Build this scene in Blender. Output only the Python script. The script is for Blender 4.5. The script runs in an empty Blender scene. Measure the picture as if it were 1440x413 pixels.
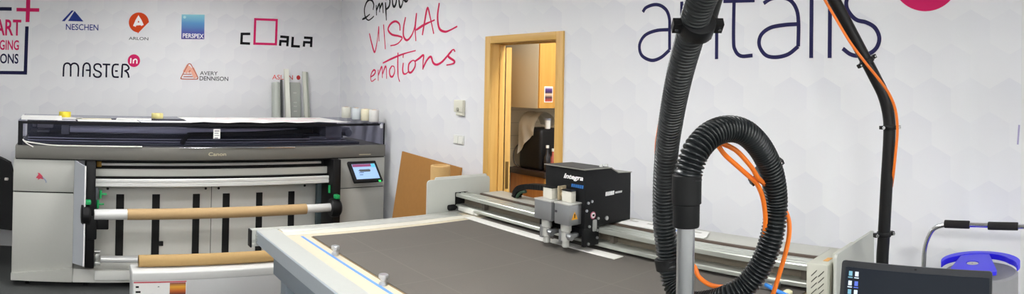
import bpy, bmesh, math, random
from mathutils import Vector, Matrix
random.seed(7)
PI = math.pi
scene = bpy.context.scene
COL = scene.collection

# ------------------------------------------------------------------ materials
def lin(h):
    h = h.lstrip('#')
    r = []
    for i in (0, 2, 4):
        v = int(h[i:i+2], 16) / 255
        r.append(v/12.92 if v <= .04045 else ((v+.055)/1.055)**2.4)
    return (r[0], r[1], r[2], 1)

MATS = {}
def mat(name, hexc, rough=.5, metal=0., noise=0., nscale=40., bump=0., bscale=200., spec=.5, coat=0.):
    """procedural principled material; noise = fine value variation, bump = fine surface grain"""
    if name in MATS: return MATS[name]
    m = bpy.data.materials.new(name); m.use_nodes = True
    nt = m.node_tree; b = nt.nodes['Principled BSDF']
    c = lin(hexc)
    b.inputs['Base Color'].default_value = c
    b.inputs['Roughness'].default_value = rough
    b.inputs['Metallic'].default_value = metal
    b.inputs['Specular IOR Level'].default_value = spec
    b.inputs['Coat Weight'].default_value = coat
    tc = nt.nodes.new('ShaderNodeTexCoord')
    if noise > 0:
        n = nt.nodes.new('ShaderNodeTexNoise'); n.inputs['Scale'].default_value = nscale
        n.inputs['Detail'].default_value = 4
        mx = nt.nodes.new('ShaderNodeMix'); mx.data_type = 'RGBA'
        mx.inputs['A'].default_value = tuple(v*(1-noise) for v in c[:3])+(1,)
        mx.inputs['B'].default_value = tuple(min(1, v*(1+noise)) for v in c[:3])+(1,)
        nt.links.new(tc.outputs['Object'], n.inputs['Vector'])
        nt.links.new(n.outputs['Fac'], mx.inputs['Factor'])
        nt.links.new(mx.outputs['Result'], b.inputs['Base Color'])
    if bump > 0:
        n2 = nt.nodes.new('ShaderNodeTexNoise'); n2.inputs['Scale'].default_value = bscale
        bp = nt.nodes.new('ShaderNodeBump'); bp.inputs['Strength'].default_value = bump
        bp.inputs['Distance'].default_value = .002
        nt.links.new(tc.outputs['Object'], n2.inputs['Vector'])
        nt.links.new(n2.outputs['Fac'], bp.inputs['Height'])
        nt.links.new(bp.outputs['Normal'], b.inputs['Normal'])
    MATS[name] = m
    return m

def wood(name, h1, h2, axis='Z', rough=.45):
    if name in MATS: return MATS[name]
    m = bpy.data.materials.new(name); m.use_nodes = True
    nt = m.node_tree; b = nt.nodes['Principled BSDF']; b.inputs['Roughness'].default_value = rough
    tc = nt.nodes.new('ShaderNodeTexCoord'); mp = nt.nodes.new('ShaderNodeMapping')
    mp.inputs['Scale'].default_value = {'Z': (30, 30, 1.5), 'Y': (30, 1.5, 30), 'X': (1.5, 30, 30)}[axis]
    n = nt.nodes.new('ShaderNodeTexNoise'); n.inputs['Scale'].default_value = 1.3; n.inputs['Detail'].default_value = 6
    r = nt.nodes.new('ShaderNodeValToRGB')
    r.color_ramp.elements[0].position = .3; r.color_ramp.elements[0].color = lin(h1)
    r.color_ramp.elements[1].position = .7; r.color_ramp.elements[1].color = lin(h2)
    nt.links.new(tc.outputs['Object'], mp.inputs['Vector']); nt.links.new(mp.outputs['Vector'], n.inputs['Vector'])
    nt.links.new(n.outputs['Fac'], r.inputs['Fac']); nt.links.new(r.outputs['Color'], b.inputs['Base Color'])
    MATS[name] = m
    return m

def hexpaper(name, axes, base, dark, W=.177, off=(0, 0)):
    """printed wallpaper: pointy-top hexagons, each with its own printed tonal gradient"""
    m = bpy.data.materials.new(name); m.use_nodes = True
    nt = m.node_tree; L = nt.links; b = nt.nodes['Principled BSDF']; b.inputs['Roughness'].default_value = .55
    b.inputs['Specular IOR Level'].default_value = .3
    def N(t, **k):
        n = nt.nodes.new(t)
        for a, v in k.items(): setattr(n, a, v)
        return n
    def VM(op, a, c=None):
        n = N('ShaderNodeVectorMath', operation=op)
        L.new(a, n.inputs[0])
        if c is not None:
            if isinstance(c, tuple): n.inputs[1].default_value = c
            else: L.new(c, n.inputs[1])
        return n
    def MM(op, a, c=None, clamp=False):
        n = N('ShaderNodeMath', operation=op); n.use_clamp = clamp
        for i, v in enumerate((a, c)):
            if v is None: continue
            if isinstance(v, (int, float)): n.inputs[i].default_value = v
            else: L.new(v, n.inputs[i])
        return n.outputs[0]
    tc = N('ShaderNodeTexCoord'); sp = N('ShaderNodeSeparateXYZ'); L.new(tc.outputs['Object'], sp.inputs[0])
    cb = N('ShaderNodeCombineXYZ')
    L.new(MM('MULTIPLY_ADD', sp.outputs[axes[0]], 1/W), cb.inputs[0]); L.new(MM('MULTIPLY_ADD', sp.outputs[axes[1]], 1/W), cb.inputs[1])
    for i in (0, 1):
        nd = cb.inputs[i].links[0].from_node; nd.inputs[2].default_value = 200+off[i]
    p = cb.outputs[0]; r = (1, math.sqrt(3), 1); h = (.5, math.sqrt(3)/2, .0)
    a = VM('SUBTRACT', VM('MODULO', p, r).outputs[0], h).outputs[0]
    c = VM('SUBTRACT', VM('MODULO', VM('SUBTRACT', p, h).outputs[0], r).outputs[0], h).outputs[0]
    la = VM('LENGTH', a).outputs['Value']; lc = VM('LENGTH', c).outputs['Value']
    mx = N('ShaderNodeMix', data_type='VECTOR'); L.new(MM('LESS_THAN', la, lc), mx.inputs['Factor'])
    L.new(c, mx.inputs[4]); L.new(a, mx.inputs[5]); gv = mx.outputs[1]
    cid = VM('SUBTRACT', p, gv).outputs[0]
    # snap the id so that it is constant inside one cell
    cs = VM('FLOOR', VM('ADD', VM('MULTIPLY', cid, (2, 2/math.sqrt(3), 0)).outputs[0], (.5, .5, 0)).outputs[0]).outputs[0]
    wn = N('ShaderNodeTexWhiteNoise'); wn.noise_dimensions = '2D'; L.new(cs, wn.inputs['Vector'])
    sg = N('ShaderNodeSeparateXYZ'); L.new(gv, sg.inputs[0])
    g = MM('ADD', MM('MULTIPLY', sg.outputs[1], .75), MM('MULTIPLY', sg.outputs[0], -.35))
    g = MM('ADD', g, .5, True)
    st = MM('ADD', MM('MULTIPLY', wn.outputs['Value'], .75), .25)
    f = MM('MULTIPLY', g, st)
    mc = N('ShaderNodeMix', data_type='RGBA'); mc.inputs['A'].default_value = lin(base); mc.inputs['B'].default_value = lin(dark)
    L.new(f, mc.inputs['Factor']); L.new(mc.outputs['Result'], b.inputs['Base Color'])
    MATS[name] = m
    return m

def smoked(name, tint, t, rough=.05, gloss=.12):
    if name in MATS: return MATS[name]
    m = bpy.data.materials.new(name); m.use_nodes = True
    nt = m.node_tree; nt.nodes.clear()
    o = nt.nodes.new('ShaderNodeOutputMaterial'); tr = nt.nodes.new('ShaderNodeBsdfTransparent'); gl = nt.nodes.new('ShaderNodeBsdfPrincipled')
    tr.inputs['Color'].default_value = lin(tint)
    gl.inputs['Base Color'].default_value = (.02, .022, .03, 1); gl.inputs['Roughness'].default_value = rough
    mx = nt.nodes.new('ShaderNodeMixShader'); mx.inputs[0].default_value = 1-t
    nt.links.new(tr.outputs[0], mx.inputs[1]); nt.links.new(gl.outputs[0], mx.inputs[2]); nt.links.new(mx.outputs[0], o.inputs[0])
    MATS[name] = m
    return m

def emis(name, hexc, s, base='#101010'):
    if name in MATS: return MATS[name]
    m = mat(name, base, .3)
    b = m.node_tree.nodes['Principled BSDF']
    b.inputs['Emission Color'].default_value = lin(hexc); b.inputs['Emission Strength'].default_value = s
    return m

def gradient_mat(name, stops, axis, lo, hi, rough=.4):
    """a printed colour gradient along one axis of the object"""
    m = bpy.data.materials.new(name); m.use_nodes = True
    nt = m.node_tree; b = nt.nodes['Principled BSDF']; b.inputs['Roughness'].default_value = rough
    tc = nt.nodes.new('ShaderNodeTexCoord'); sp = nt.nodes.new('ShaderNodeSeparateXYZ'); mr = nt.nodes.new('ShaderNodeMapRange')
    mr.inputs['From Min'].default_value = lo; mr.inputs['From Max'].default_value = hi
    r = nt.nodes.new('ShaderNodeValToRGB')
    e = r.color_ramp.elements
    while len(e) < len(stops): e.new(.5)
    for k, (p, c) in enumerate(stops): e[k].position = p; e[k].color = lin(c)
    nt.links.new(tc.outputs['Object'], sp.inputs[0]); nt.links.new(sp.outputs[axis], mr.inputs['Value'])
    nt.links.new(mr.outputs['Result'], r.inputs['Fac']); nt.links.new(r.outputs['Color'], b.inputs['Base Color'])
    return m

# ------------------------------------------------------------------ geometry
def catmull(pts, n=8, closed=False):
    P = [Vector(p) for p in pts]
    out = []
    N = len(P)
    for i in range(N if closed else N-1):
        p0 = P[(i-1) % N] if (closed or i > 0) else P[i]*2-P[i+1]
        p1 = P[i]; p2 = P[(i+1) % N]
        p3 = P[(i+2) % N] if (closed or i+2 < N) else p2*2-p1
        for k in range(n):
            t = k/n
            out.append(.5*((2*p1)+(p2-p0)*t+(2*p0-5*p1+4*p2-p3)*t*t+(3*p1-p0-3*p2+p3)*t**3))
    if not closed: out.append(P[-1])
    return out

def resample(pts, step):
    out = [pts[0].copy()]; acc = 0.
    for a, b in zip(pts, pts[1:]):
        d = (b-a).length
        while acc+d >= step and d > 1e-9:
            t = (step-acc)/d
            a = a.lerp(b, t); out.append(a.copy()); d = (b-a).length; acc = 0.
        acc += d
    return out

class MB:
    def __init__(s): s.bm = bmesh.new()
    def box(s, x0, x1, y0, y1, z0, z1, bev=0., seg=2):
        t = bmesh.new()
        bmesh.ops.create_cube(t, size=1)
        for v in t.verts:
            v.co = Vector(((x0+x1)/2+v.co.x*(x1-x0), (y0+y1)/2+v.co.y*(y1-y0), (z0+z1)/2+v.co.z*(z1-z0)))
        if bev > 0:
            bmesh.ops.bevel(t, geom=t.edges[:]+t.verts[:], offset=bev, segments=seg, profile=.5, affect='EDGES')
        s.merge(t); return s
    def merge(s, t, M=None):
        if M is not None: bmesh.ops.transform(t, matrix=M, verts=t.verts)
        me = bpy.data.meshes.new('tmp'); t.to_mesh(me); t.free(); s.bm.from_mesh(me); bpy.data.meshes.remove(me)
    def prism(s, poly, plane, d0, d1, bev=0.):
        """poly in 2D, plane 'xz' (extruded along y), 'yz' (along x), 'xy' (along z)"""
        def pt(u, v, d): return {'xz': (u, d, v), 'yz': (d, u, v), 'xy': (u, v, d)}[plane]
        t = bmesh.new()
        a = [t.verts.new(pt(u, v, d0)) for u, v in poly]; b = [t.verts.new(pt(u, v, d1)) for u, v in poly]
        t.faces.new(a); t.faces.new(b[::-1])
        n = len(poly)
        for i in range(n): t.faces.new((a[i], b[i], b[(i+1) % n], a[(i+1) % n]))
        bmesh.ops.recalc_face_normals(t, faces=t.faces)
        if bev > 0: bmesh.ops.bevel(t, geom=t.edges[:], offset=bev, segments=2, profile=.5, affect='EDGES')
        s.merge(t); return s
    def hexa(s, c8):
        """eight corners: bottom four in order, then top four in the same order"""
        v = [s.bm.verts.new(c) for c in c8]
        for f in ((0, 3, 2, 1), (4, 5, 6, 7), (0, 1, 5, 4), (1, 2, 6, 5), (2, 3, 7, 6), (3, 0, 4, 7)): s.bm.faces.new([v[i] for i in f])
        return s
    def tube(s, pts, r, seg=12, caps=True, closed=False):
        P = [Vector(p) for p in pts]; n = len(P)
        rad = r if callable(r) else (lambda i: r)
        T = []
        for i in range(n):
            if closed: d = P[(i+1) % n]-P[i-1]
            else: d = P[min(i+1, n-1)]-P[max(i-1, 0)]
            T.append(d.normalized())
        up = Vector((0, 0, 1)) if abs(T[0].z) < .9 else Vector((1, 0, 0))
        u = (up-T[0]*up.dot(T[0])).normalized()
        rings = []
        for i in range(n):
            if i: u = (u-T[i]*u.dot(T[i])).normalized()
            w = T[i].cross(u); R = rad(i)
            rings.append([s.bm.verts.new(P[i]+(u*math.cos(2*PI*k/seg)+w*math.sin(2*PI*k/seg))*R) for k in range(seg)])
        for i in range(n if closed else n-1):
            A, B = rings[i], rings[(i+1) % n]
            for k in range(seg): s.bm.faces.new((A[k], A[(k+1) % seg], B[(k+1) % seg], B[k]))
        if caps and not closed:
            s.bm.faces.new(rings[0][::-1]); s.bm.faces.new(rings[-1])
        return s
    def cyl(s, p0, p1, r0, r1=None, seg=24, bev=0.):
        r1 = r0 if r1 is None else r1
        a, b = Vector(p0), Vector(p1)
        if bev > 0:
            L = (b-a).length; d = (b-a)/L
            rr = [r0-bev, r0-bev*.3, r0, r1, r1-bev*.3, r1-bev]; q = [0, bev*.3, bev, L-bev, L-bev*.3, L]
            return s.tube([a+d*x for x in q], lambda i: rr[i], seg)
        return s.tube([a, b], lambda i: (r0, r1)[i], seg)
    def lathe(s, c, prof, seg=32, axis='z'):
        """profile of (radius, height) turned about an axis through c"""
        rings = []
        for r, h in prof:
            ring = []
            for k in range(seg):
                t = 2*PI*k/seg; a, b = r*math.cos(t), r*math.sin(t)
                o = {'z': (a, b, h), 'x': (h, a, b), 'y': (a, h, b)}[axis]
                ring.append(s.bm.verts.new((c[0]+o[0], c[1]+o[1], c[2]+o[2])))
            rings.append(ring)
        for A, B in zip(rings, rings[1:]):
            for k in range(seg): s.bm.faces.new((A[k], A[(k+1) % seg], B[(k+1) % seg], B[k]))
        if prof[0][0] > 1e-5: s.bm.faces.new(rings[0][::-1])
        if prof[-1][0] > 1e-5: s.bm.faces.new(rings[-1])
        return s
    def ribbon(s, pts, w, place, th=.0012, smooth=6, round_ends=True):
        """a brush or letter stroke in a plane; place(u, v, d) -> 3D"""
        P = catmull([(a, b, 0) for a, b in pts], smooth) if smooth > 1 and len(pts) > 2 else [Vector((a, b, 0)) for a, b in pts]
        n = len(P)
        Lf, Rt = [], []
        for i in range(n):
            d0 = (P[i]-P[i-1]).normalized() if i else (P[1]-P[0]).normalized()
            d1 = (P[i+1]-P[i]).normalized() if i < n-1 else d0
            nn = Vector((-(d0.y+d1.y), d0.x+d1.x, 0))
            nn = nn.normalized() if nn.length > 1e-6 else Vector((-d0.y, d0.x, 0))
            k = max(.5, nn.dot(Vector((-d0.y, d0.x, 0))))
            ww = (w(i/(n-1)) if callable(w) else w)/2/k
            Lf.append(P[i]+nn*ww); Rt.append(P[i]-nn*ww)
        vf = [(s.bm.verts.new(place(a.x, a.y, th)), s.bm.verts.new(place(b.x, b.y, th))) for a, b in zip(Lf, Rt)]
        vb = [(s.bm.verts.new(place(a.x, a.y, 0)), s.bm.verts.new(place(b.x, b.y, 0))) for a, b in zip(Lf, Rt)]
        for i in range(n-1):
            s.bm.faces.new((vf[i][0], vf[i+1][0], vf[i+1][1], vf[i][1]))
            s.bm.faces.new((vb[i][0], vf[i][0], vf[i][1], vb[i][1])) if i == 0 else None
            s.bm.faces.new((vb[i][0], vb[i+1][0], vf[i+1][0], vf[i][0]))
            s.bm.faces.new((vf[i][1], vf[i+1][1], vb[i+1][1], vb[i][1]))
        s.bm.faces.new((vf[-1][0], vb[-1][0], vb[-1][1], vf[-1][1]))
        return s
    def flat(s, poly, place, th=.0012):
        a = [s.bm.verts.new(place(u, v, 0)) for u, v in poly]; b = [s.bm.verts.new(place(u, v, th)) for u, v in poly]
        n = len(poly)
        s.bm.faces.new(b); s.bm.faces.new(a[::-1])
        for i in range(n): s.bm.faces.new((a[i], a[(i+1) % n], b[(i+1) % n], b[i]))
        return s
    def text(s, body, rect, place, th=.0012, shear=0., bold=0.):
        """lettering fitted into rect (u0, u1, v0, v1) of a plane"""
        cu = bpy.data.curves.new('txt', 'FONT'); cu.body = body; cu.extrude = .0; cu.resolution_u = 4; cu.shear = shear; cu.offset = bold
        ob = bpy.data.objects.new('txt', cu); COL.objects.link(ob)
        dg = bpy.context.evaluated_depsgraph_get(); me = bpy.data.meshes.new_from_object(ob.evaluated_get(dg))
        t = bmesh.new(); t.from_mesh(me)
        bpy.data.objects.remove(ob); bpy.data.curves.remove(cu); bpy.data.meshes.remove(me)
        xs = [v.co.x for v in t.verts]; ys = [v.co.y for v in t.verts]
        x0, x1, y0, y1 = min(xs), max(xs), min(ys), max(ys)
        for v in t.verts:
            fu = (v.co.x-x0)/(x1-x0); fv = (v.co.y-y0)/(y1-y0)
            v.co = Vector(place(rect[0]+(rect[1]-rect[0])*fu, rect[2]+(rect[3]-rect[2])*fv, th))
        s.merge(t); return s
    def build(s, name, m, parent=None, angle=35, loc=None):
        bm = s.bm
        bmesh.ops.recalc_face_normals(bm, faces=bm.faces)
        me = bpy.data.meshes.new(name)
        o = bpy.data.objects.new(name, me)
        if parent is not None:
            base = wloc(parent)
        elif loc is not None:
            base = Vector(loc)
        else:
            mn = Vector([min(v.co[i] for v in bm.verts) for i in range(3)]); mxx = Vector([max(v.co[i] for v in bm.verts) for i in range(3)])
            base = Vector(((mn.x+mxx.x)/2, (mn.y+mxx.y)/2, mn.z))
        bmesh.ops.translate(bm, vec=-base, verts=bm.verts)
        bm.to_mesh(me); bm.free()
        if angle:
            me.polygons.foreach_set('use_smooth', [True]*len(me.polygons)); me.set_sharp_from_angle(angle=math.radians(angle))
        me.materials.append(m)
        COL.objects.link(o)
        if parent is not None: o.parent = parent
        else: o.location = base
        return o

def wloc(o):
    v = Vector(o.location)
    while o.parent is not None: o = o.parent; v = v+Vector(o.location)
    return v
def tag(o, label=None, cat=None, group=None, kind=None):
    if label: o['label'] = label
    if cat: o['category'] = cat
    if group: o['group'] = group
    if kind: o['kind'] = kind
    return o
def thing(name, loc, label, cat, group=None):
    o = bpy.data.objects.new(name, None); COL.objects.link(o); o.location = loc; o.empty_display_size = .1
    return tag(o, label, cat, group)
def struct(o): return tag(o, kind='structure')
def copy_tree(o, parent=None):
    c = o.copy(); COL.objects.link(c)
    if parent is not None: c.parent = parent
    for ch in list(o.children): copy_tree(ch, c)
    return c
WA = 6.31; WB = 2.85
def onA(u, v, d): return (u, WA-.004-d, v)          # prints on the far wall
def onB(u, v, d): return (WB-.004-d, u, v)          # prints on the right-hand wall

# ------------------------------------------------------------------ palette
white_plastic = mat('white_plastic', '#d8d8d4', .45, noise=.02)
printer_white = mat('printer_white_enamel', '#b4b4ae', .4, noise=.02)
printer_inner = mat('printer_inner_panel', '#e6e5df', .45, noise=.02)
fin_blue = mat('printer_fin_grey', '#b9bdc4', .45)
taupe = mat('taupe_metal', '#6d6b65', .45, .15, noise=.03)
black_plastic = mat('black_plastic', '#0c0c0e', .5, noise=.05, spec=.3)
black_matte = mat('black_matte', '#0b0b0c', .75)
rubber = mat('black_rubber', '#0e0f10', .6, spec=.3)
alu = mat('brushed_aluminium', '#c9cbc8', .35, .75, noise=.04, nscale=120)
alu_white = mat('pale_anodised_aluminium', '#c6c7c1', .4, .3, noise=.03)
chrome = mat('polished_chrome', '#e6e6e8', .12, 1.)
steel = mat('satin_steel_tube', '#c2c4c6', .28, .9)
kraft = mat('kraft_cardboard', '#b0946c', .85, noise=.06, nscale=60, bump=.2)
kraft_dark = mat('brown_cardboard', '#a5743a', .85, noise=.07, nscale=25, bump=.2)
kraft_light = mat('pale_kraft_tube', '#d3ac72', .8, noise=.05)
paper = mat('white_paper', '#f0efec', .7, noise=.02)
orange = mat('orange_rubber_hose', '#ee781c', .45)
navy = mat('navy_print', '#28264f', .7, spec=.15)
ink = mat('dark_ink_print', '#120c24', .7, spec=.15)
pink = mat('magenta_print', '#c8225f', .7, spec=.15)
blackink = mat('black_ink_print', '#0f0e12', .7, spec=.15)
greyink = mat('grey_ink_print', '#47474b', .7, spec=.15)
whiteink = mat('white_print', '#f3f2f2', .45)
D={}
D['master']=[[(-0.0525,1.6842),(-0.0505,1.772),(-0.0421,1.8042),(-0.0194,1.8169),(0.0036,1.8113),(0.0177,1.7925)],[(0.0177,1.7925),(0.0193,1.6857)],[(0.0177,1.7925),(0.0341,1.812),(0.0607,1.8164),(0.0847,1.8016),(0.0946,1.7675),(0.0925,1.6873)],[(0.1399,1.686),(0.1418,1.7761),(0.1525,1.8092),(0.1752,1.8212),(0.1984,1.8102),(0.209,1.7776),(0.2079,1.6859)],[(0.1668,1.7515),(0.2095,1.7524)],[(0.3176,1.78),(0.3093,1.8066),(0.2824,1.8159),(0.2558,1.8054),(0.2487,1.7785),(0.2646,1.7544),(0.2993,1.7398),(0.3189,1.7189),(0.308,1.6919),(0.2775,1.6859),(0.252,1.6983),(0.2446,1.7211)],[(0.3322,1.8132),(0.4072,1.8126)],[(0.3705,1.8118),(0.3709,1.6856)],[(0.4916,1.8145),(0.4509,1.8136),(0.4337,1.7941),(0.4293,1.7519),(0.4356,1.7061),(0.4536,1.6912),(0.4943,1.6905)],[(0.4562,1.7502),(0.483,1.7508)],[(0.5278,1.8115),(0.5229,1.685)],[(0.5239,1.8153),(0.5662,1.8147),(0.5898,1.7923),(0.5864,1.7692),(0.5484,1.7507)],[(0.5598,1.7532),(0.5835,1.7285),(0.5944,1.6865)]]
D['coala']=[[(1.827,2.1621),(1.737,2.1585),(1.7347,2.0634),(1.8271,2.0625)],[(2.152,2.1477),(2.2365,2.1448),(2.2318,2.0496)],[(2.2307,2.0992),(2.1553,2.1005),(2.1519,2.0509)],[(2.2915,2.1515),(2.2868,2.0539),(2.3725,2.0528)],[(2.4169,2.1482),(2.5014,2.1476),(2.4989,2.0511)],[(2.4978,2.0992),(2.4203,2.1004),(2.4167,2.0523)]]
D['coala_sq']=[[(1.9925,2.3162),(2.1096,2.3177),(2.1062,2.0664),(1.8734,2.0642),(1.8767,2.3149),(1.9925,2.3162)]]
D['neschen_tri']=[[(0.0444,2.332),(0.1341,2.2304),(-0.0185,2.231)]]
D['neschen_bar']=[[(0.0158,2.3355),(0.0362,2.3359),(-0.051,2.2283),(-0.0795,2.2297)]]
D['arlon']=[[(0.7821,2.2381),(0.7811,2.2498),(0.7788,2.2612),(0.7751,2.2723),(0.7702,2.2829),(0.764,2.2928),(0.7567,2.3019),(0.7483,2.3101),(0.7391,2.3172),(0.729,2.3232),(0.7183,2.3279),(0.7071,2.3314),(0.6956,2.3336),(0.6839,2.3343),(0.6721,2.3337),(0.6605,2.3318),(0.6492,2.3285),(0.6384,2.3239),(0.6281,2.3181),(0.6186,2.3112),(0.61,2.3031),(0.6024,2.2942),(0.5959,2.2844),(0.5905,2.274),(0.5865,2.263),(0.5837,2.2517),(0.5823,2.2401),(0.5823,2.2284),(0.5837,2.2168),(0.5864,2.2055),(0.5905,2.1946),(0.5958,2.1842),(0.6023,2.1745),(0.6099,2.1657),(0.6185,2.1578),(0.628,2.151),(0.6382,2.1453),(0.649,2.1409),(0.6603,2.1378),(0.6719,2.136),(0.6736,2.1247),(0.6893,2.1429),(0.7627,2.2215),(0.7785,2.238)]]
D['arlon_A']=[[(0.6382,2.1955),(0.6619,2.2539),(0.6774,2.281),(0.6949,2.2549),(0.7183,2.2068)],[(0.6538,2.2182),(0.7072,2.2242)]]
D['in_circle']=[[(0.7026,1.8578),(0.702,1.848),(0.6999,1.8383),(0.6964,1.8291),(0.6916,1.8206),(0.6854,1.8129),(0.6782,1.8063),(0.67,1.801),(0.6612,1.797),(0.6518,1.7945),(0.6422,1.7935),(0.6325,1.794),(0.6231,1.7961),(0.614,1.7997),(0.6057,1.8046),(0.5982,1.8109),(0.5917,1.8182),(0.5865,1.8265),(0.5826,1.8355),(0.5802,1.8451),(0.5792,1.8549),(0.5797,1.8647),(0.5818,1.8744),(0.5853,1.8836),(0.5901,1.8921),(0.5963,1.8998),(0.6035,1.9063),(0.6116,1.9117),(0.6205,1.9157),(0.6298,1.9182),(0.6394,1.9192),(0.6491,1.9187),(0.6586,1.9166),(0.6676,1.9131),(0.676,1.9081),(0.6835,1.9019),(0.6899,1.8946),(0.6952,1.8863),(0.6991,1.8772),(0.7016,1.8677)]]
D['in_txt']=[[(0.611,1.8802),(0.6083,1.8287)],[(0.6352,1.8294),(0.6359,1.8677)],[(0.6363,1.8524),(0.646,1.868),(0.6613,1.8707),(0.6709,1.8571),(0.67,1.8279)]]
D['avery_tri']=[[(1.1992,1.8402),(1.212,1.8363),(1.2243,1.8187),(1.2853,1.7128),(1.2842,1.6954),(1.2731,1.6869),(1.1324,1.6854),(1.1196,1.6934),(1.1214,1.7072),(1.1786,1.8175),(1.1867,1.8343)]]
D['avery_in']=[[(1.194,1.8214),(1.1555,1.7514)],[(1.2141,1.8046),(1.1871,1.7521)],[(1.2249,1.7945),(1.2692,1.7021)]]
D['avery_ln']=[[(1.1349,1.7337),(1.2226,1.7356)],[(1.1424,1.709),(1.2359,1.711)],[(1.2113,1.7734),(1.1954,1.7592)]]
D['perspex']=[[(1.1104,2.33),(1.3448,2.3373),(1.3461,2.0897),(1.1117,2.0841)]]
D['perspex_dot']=[[(1.1551,2.3048),(1.1541,2.2992),(1.151,2.2944),(1.1463,2.2911),(1.1407,2.2898),(1.1351,2.2907),(1.1302,2.2936),(1.127,2.2982),(1.1257,2.3037),(1.1267,2.3093),(1.1298,2.3141),(1.1345,2.3174),(1.1401,2.3187),(1.1458,2.3178),(1.1506,2.3149),(1.1539,2.3103)]]
D['aslan_dot']=[[(2.385,1.7263),(2.3841,1.7187),(2.3812,1.7117),(2.3765,1.7062),(2.3705,1.7026),(2.3639,1.7012),(2.3572,1.7023),(2.351,1.7057),(2.3461,1.711),(2.3429,1.7178),(2.3417,1.7254),(2.3426,1.733),(2.3455,1.74),(2.3501,1.7455),(2.3561,1.7491),(2.3628,1.7505),(2.3695,1.7494),(2.3756,1.7461),(2.3805,1.7407),(2.3838,1.7339)]]
D['plus']=[[(-0.5288,2.3525),(-0.4347,2.3517),(-0.4336,2.4923),(-0.3928,2.4929),(-0.3938,2.3513),(-0.3041,2.3517),(-0.3034,2.3171),(-0.3952,2.3167),(-0.3971,2.2138),(-0.4359,2.2131),(-0.435,2.3171),(-0.5281,2.3178)]]
D['tick']=[[(0.2473,1.5479),(0.2533,1.4609)]]
D['boxbars']=[[(-1.0872,2.3584),(-0.576,2.358),(-0.5753,2.3234),(-1.0864,2.3233)],[(-0.439,2.1703),(-0.4043,2.1708),(-0.4106,1.6958),(-0.4453,1.6951)],[(-1.0739,1.7232),(-0.4113,1.7304),(-0.4106,1.6958),(-1.0732,1.6902)]]
D['t_smart']=[-0.9022,-0.4778,2.0764,2.2383]
D['t_packaging']=[-0.9415,-0.4967,1.935,2.0337]
D['t_solutions']=[-0.9817,-0.4988,1.8007,1.8994]
D['t_neschen']=[-0.0373,0.2822,2.144,2.2035]
D['t_arlon']=[0.585,0.7799,2.0614,2.0917]
D['t_perspex']=[1.1253,1.3398,2.0973,2.1422]
D['t_avery']=[1.3094,1.4931,1.7298,1.7678]
D['t_dennison']=[1.3069,1.6042,1.6749,1.718]
D['t_aslan']=[2.0735,2.3018,1.7013,1.7495]
D['a1']=[[(2.2833,2.1252),(2.2612,2.1484),(2.2058,2.1614),(2.157,2.1534),(2.1145,2.1229),(2.0947,2.076),(2.0922,2.0091),(2.0902,1.9043)],[(2.0924,2.0167),(2.1846,2.0147),(2.2643,1.9915),(2.3035,1.9387),(2.2871,1.8792),(2.218,1.8488),(2.1514,1.8624),(2.0902,1.9043)]]
D['n']=[[(2.0125,2.166),(2.009,1.8509)],[(2.0111,2.0906),(1.9756,2.1449),(1.931,2.1701),(1.8866,2.1728),(1.8316,2.1529),(1.7962,2.1026),(1.7865,2.034),(1.7835,1.85)]]
D['t']=[[(1.6788,2.2217),(1.6817,2.146),(1.6817,1.9496),(1.6716,1.8959),(1.6372,1.8643),(1.5687,1.8661)],[(1.7455,2.1514),(1.5609,2.1455)]]
D['a2']=[[(1.5082,2.1279),(1.4675,2.1483),(1.4097,2.1522),(1.3573,2.1334),(1.3239,2.0851),(1.3137,2.0169),(1.3141,1.907)],[(1.3155,2.017),(1.3888,2.0151),(1.4702,2.0031),(1.5216,1.9673),(1.5297,1.9152),(1.4926,1.8668),(1.4343,1.8558),(1.3679,1.8696),(1.3141,1.907)]]
D['l']=[[(1.2459,2.3006),(1.2438,1.8497)]]
D['i']=[[(1.1481,2.1382),(1.1473,1.8489)]]
D['s']=[[(0.9532,2.141),(0.992,2.1588),(1.0308,2.1547),(1.0611,2.1288),(1.0623,2.0878),(1.0384,2.0501),(1.0078,2.0263),(0.9647,2.0155),(0.9219,1.9902),(0.8994,1.9454),(0.9083,1.9012),(0.9419,1.8709),(0.9973,1.8584),(1.0407,1.866),(1.0803,1.8935)]]
D['pinkdot']=[[(0.5228,2.2119),(0.5235,2.1958),(0.5259,2.1799),(0.5301,2.1643),(0.5358,2.1494),(0.5432,2.1351),(0.552,2.1217),(0.5623,2.1093),(0.5739,2.0981),(0.5866,2.0882),(0.6004,2.0796),(0.6151,2.0725),(0.6305,2.067),(0.6466,2.0631),(0.663,2.0609),(0.6797,2.0603),(0.6965,2.0615),(0.7131,2.0645),(0.7294,2.0691),(0.7452,2.0753),(0.7604,2.0831),(0.7747,2.0925),(0.7881,2.1032),(0.8002,2.1152),(0.8111,2.1283),(0.8206,2.1425),(0.8285,2.1575),(0.8348,2.1732),(0.8394,2.1894),(0.8423,2.2058),(0.8434,2.2224),(0.8426,2.239),(0.8401,2.2553),(0.8358,2.2711),(0.8297,2.2863),(0.8221,2.3007),(0.8129,2.3142),(0.8022,2.3265),(0.7902,2.3376),(0.777,2.3474),(0.7628,2.3557),(0.7478,2.3625),(0.732,2.3676),(0.7157,2.3711),(0.6991,2.3729),(0.6823,2.373),(0.6656,2.3714),(0.6491,2.3681),(0.6329,2.3632),(0.6173,2.3567),(0.6025,2.3487),(0.5885,2.3393),(0.5756,2.3286),(0.5639,2.3167),(0.5534,2.3038),(0.5443,2.2899),(0.5368,2.2752),(0.5308,2.2599),(0.5264,2.2442),(0.5237,2.2281)]]
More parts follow.
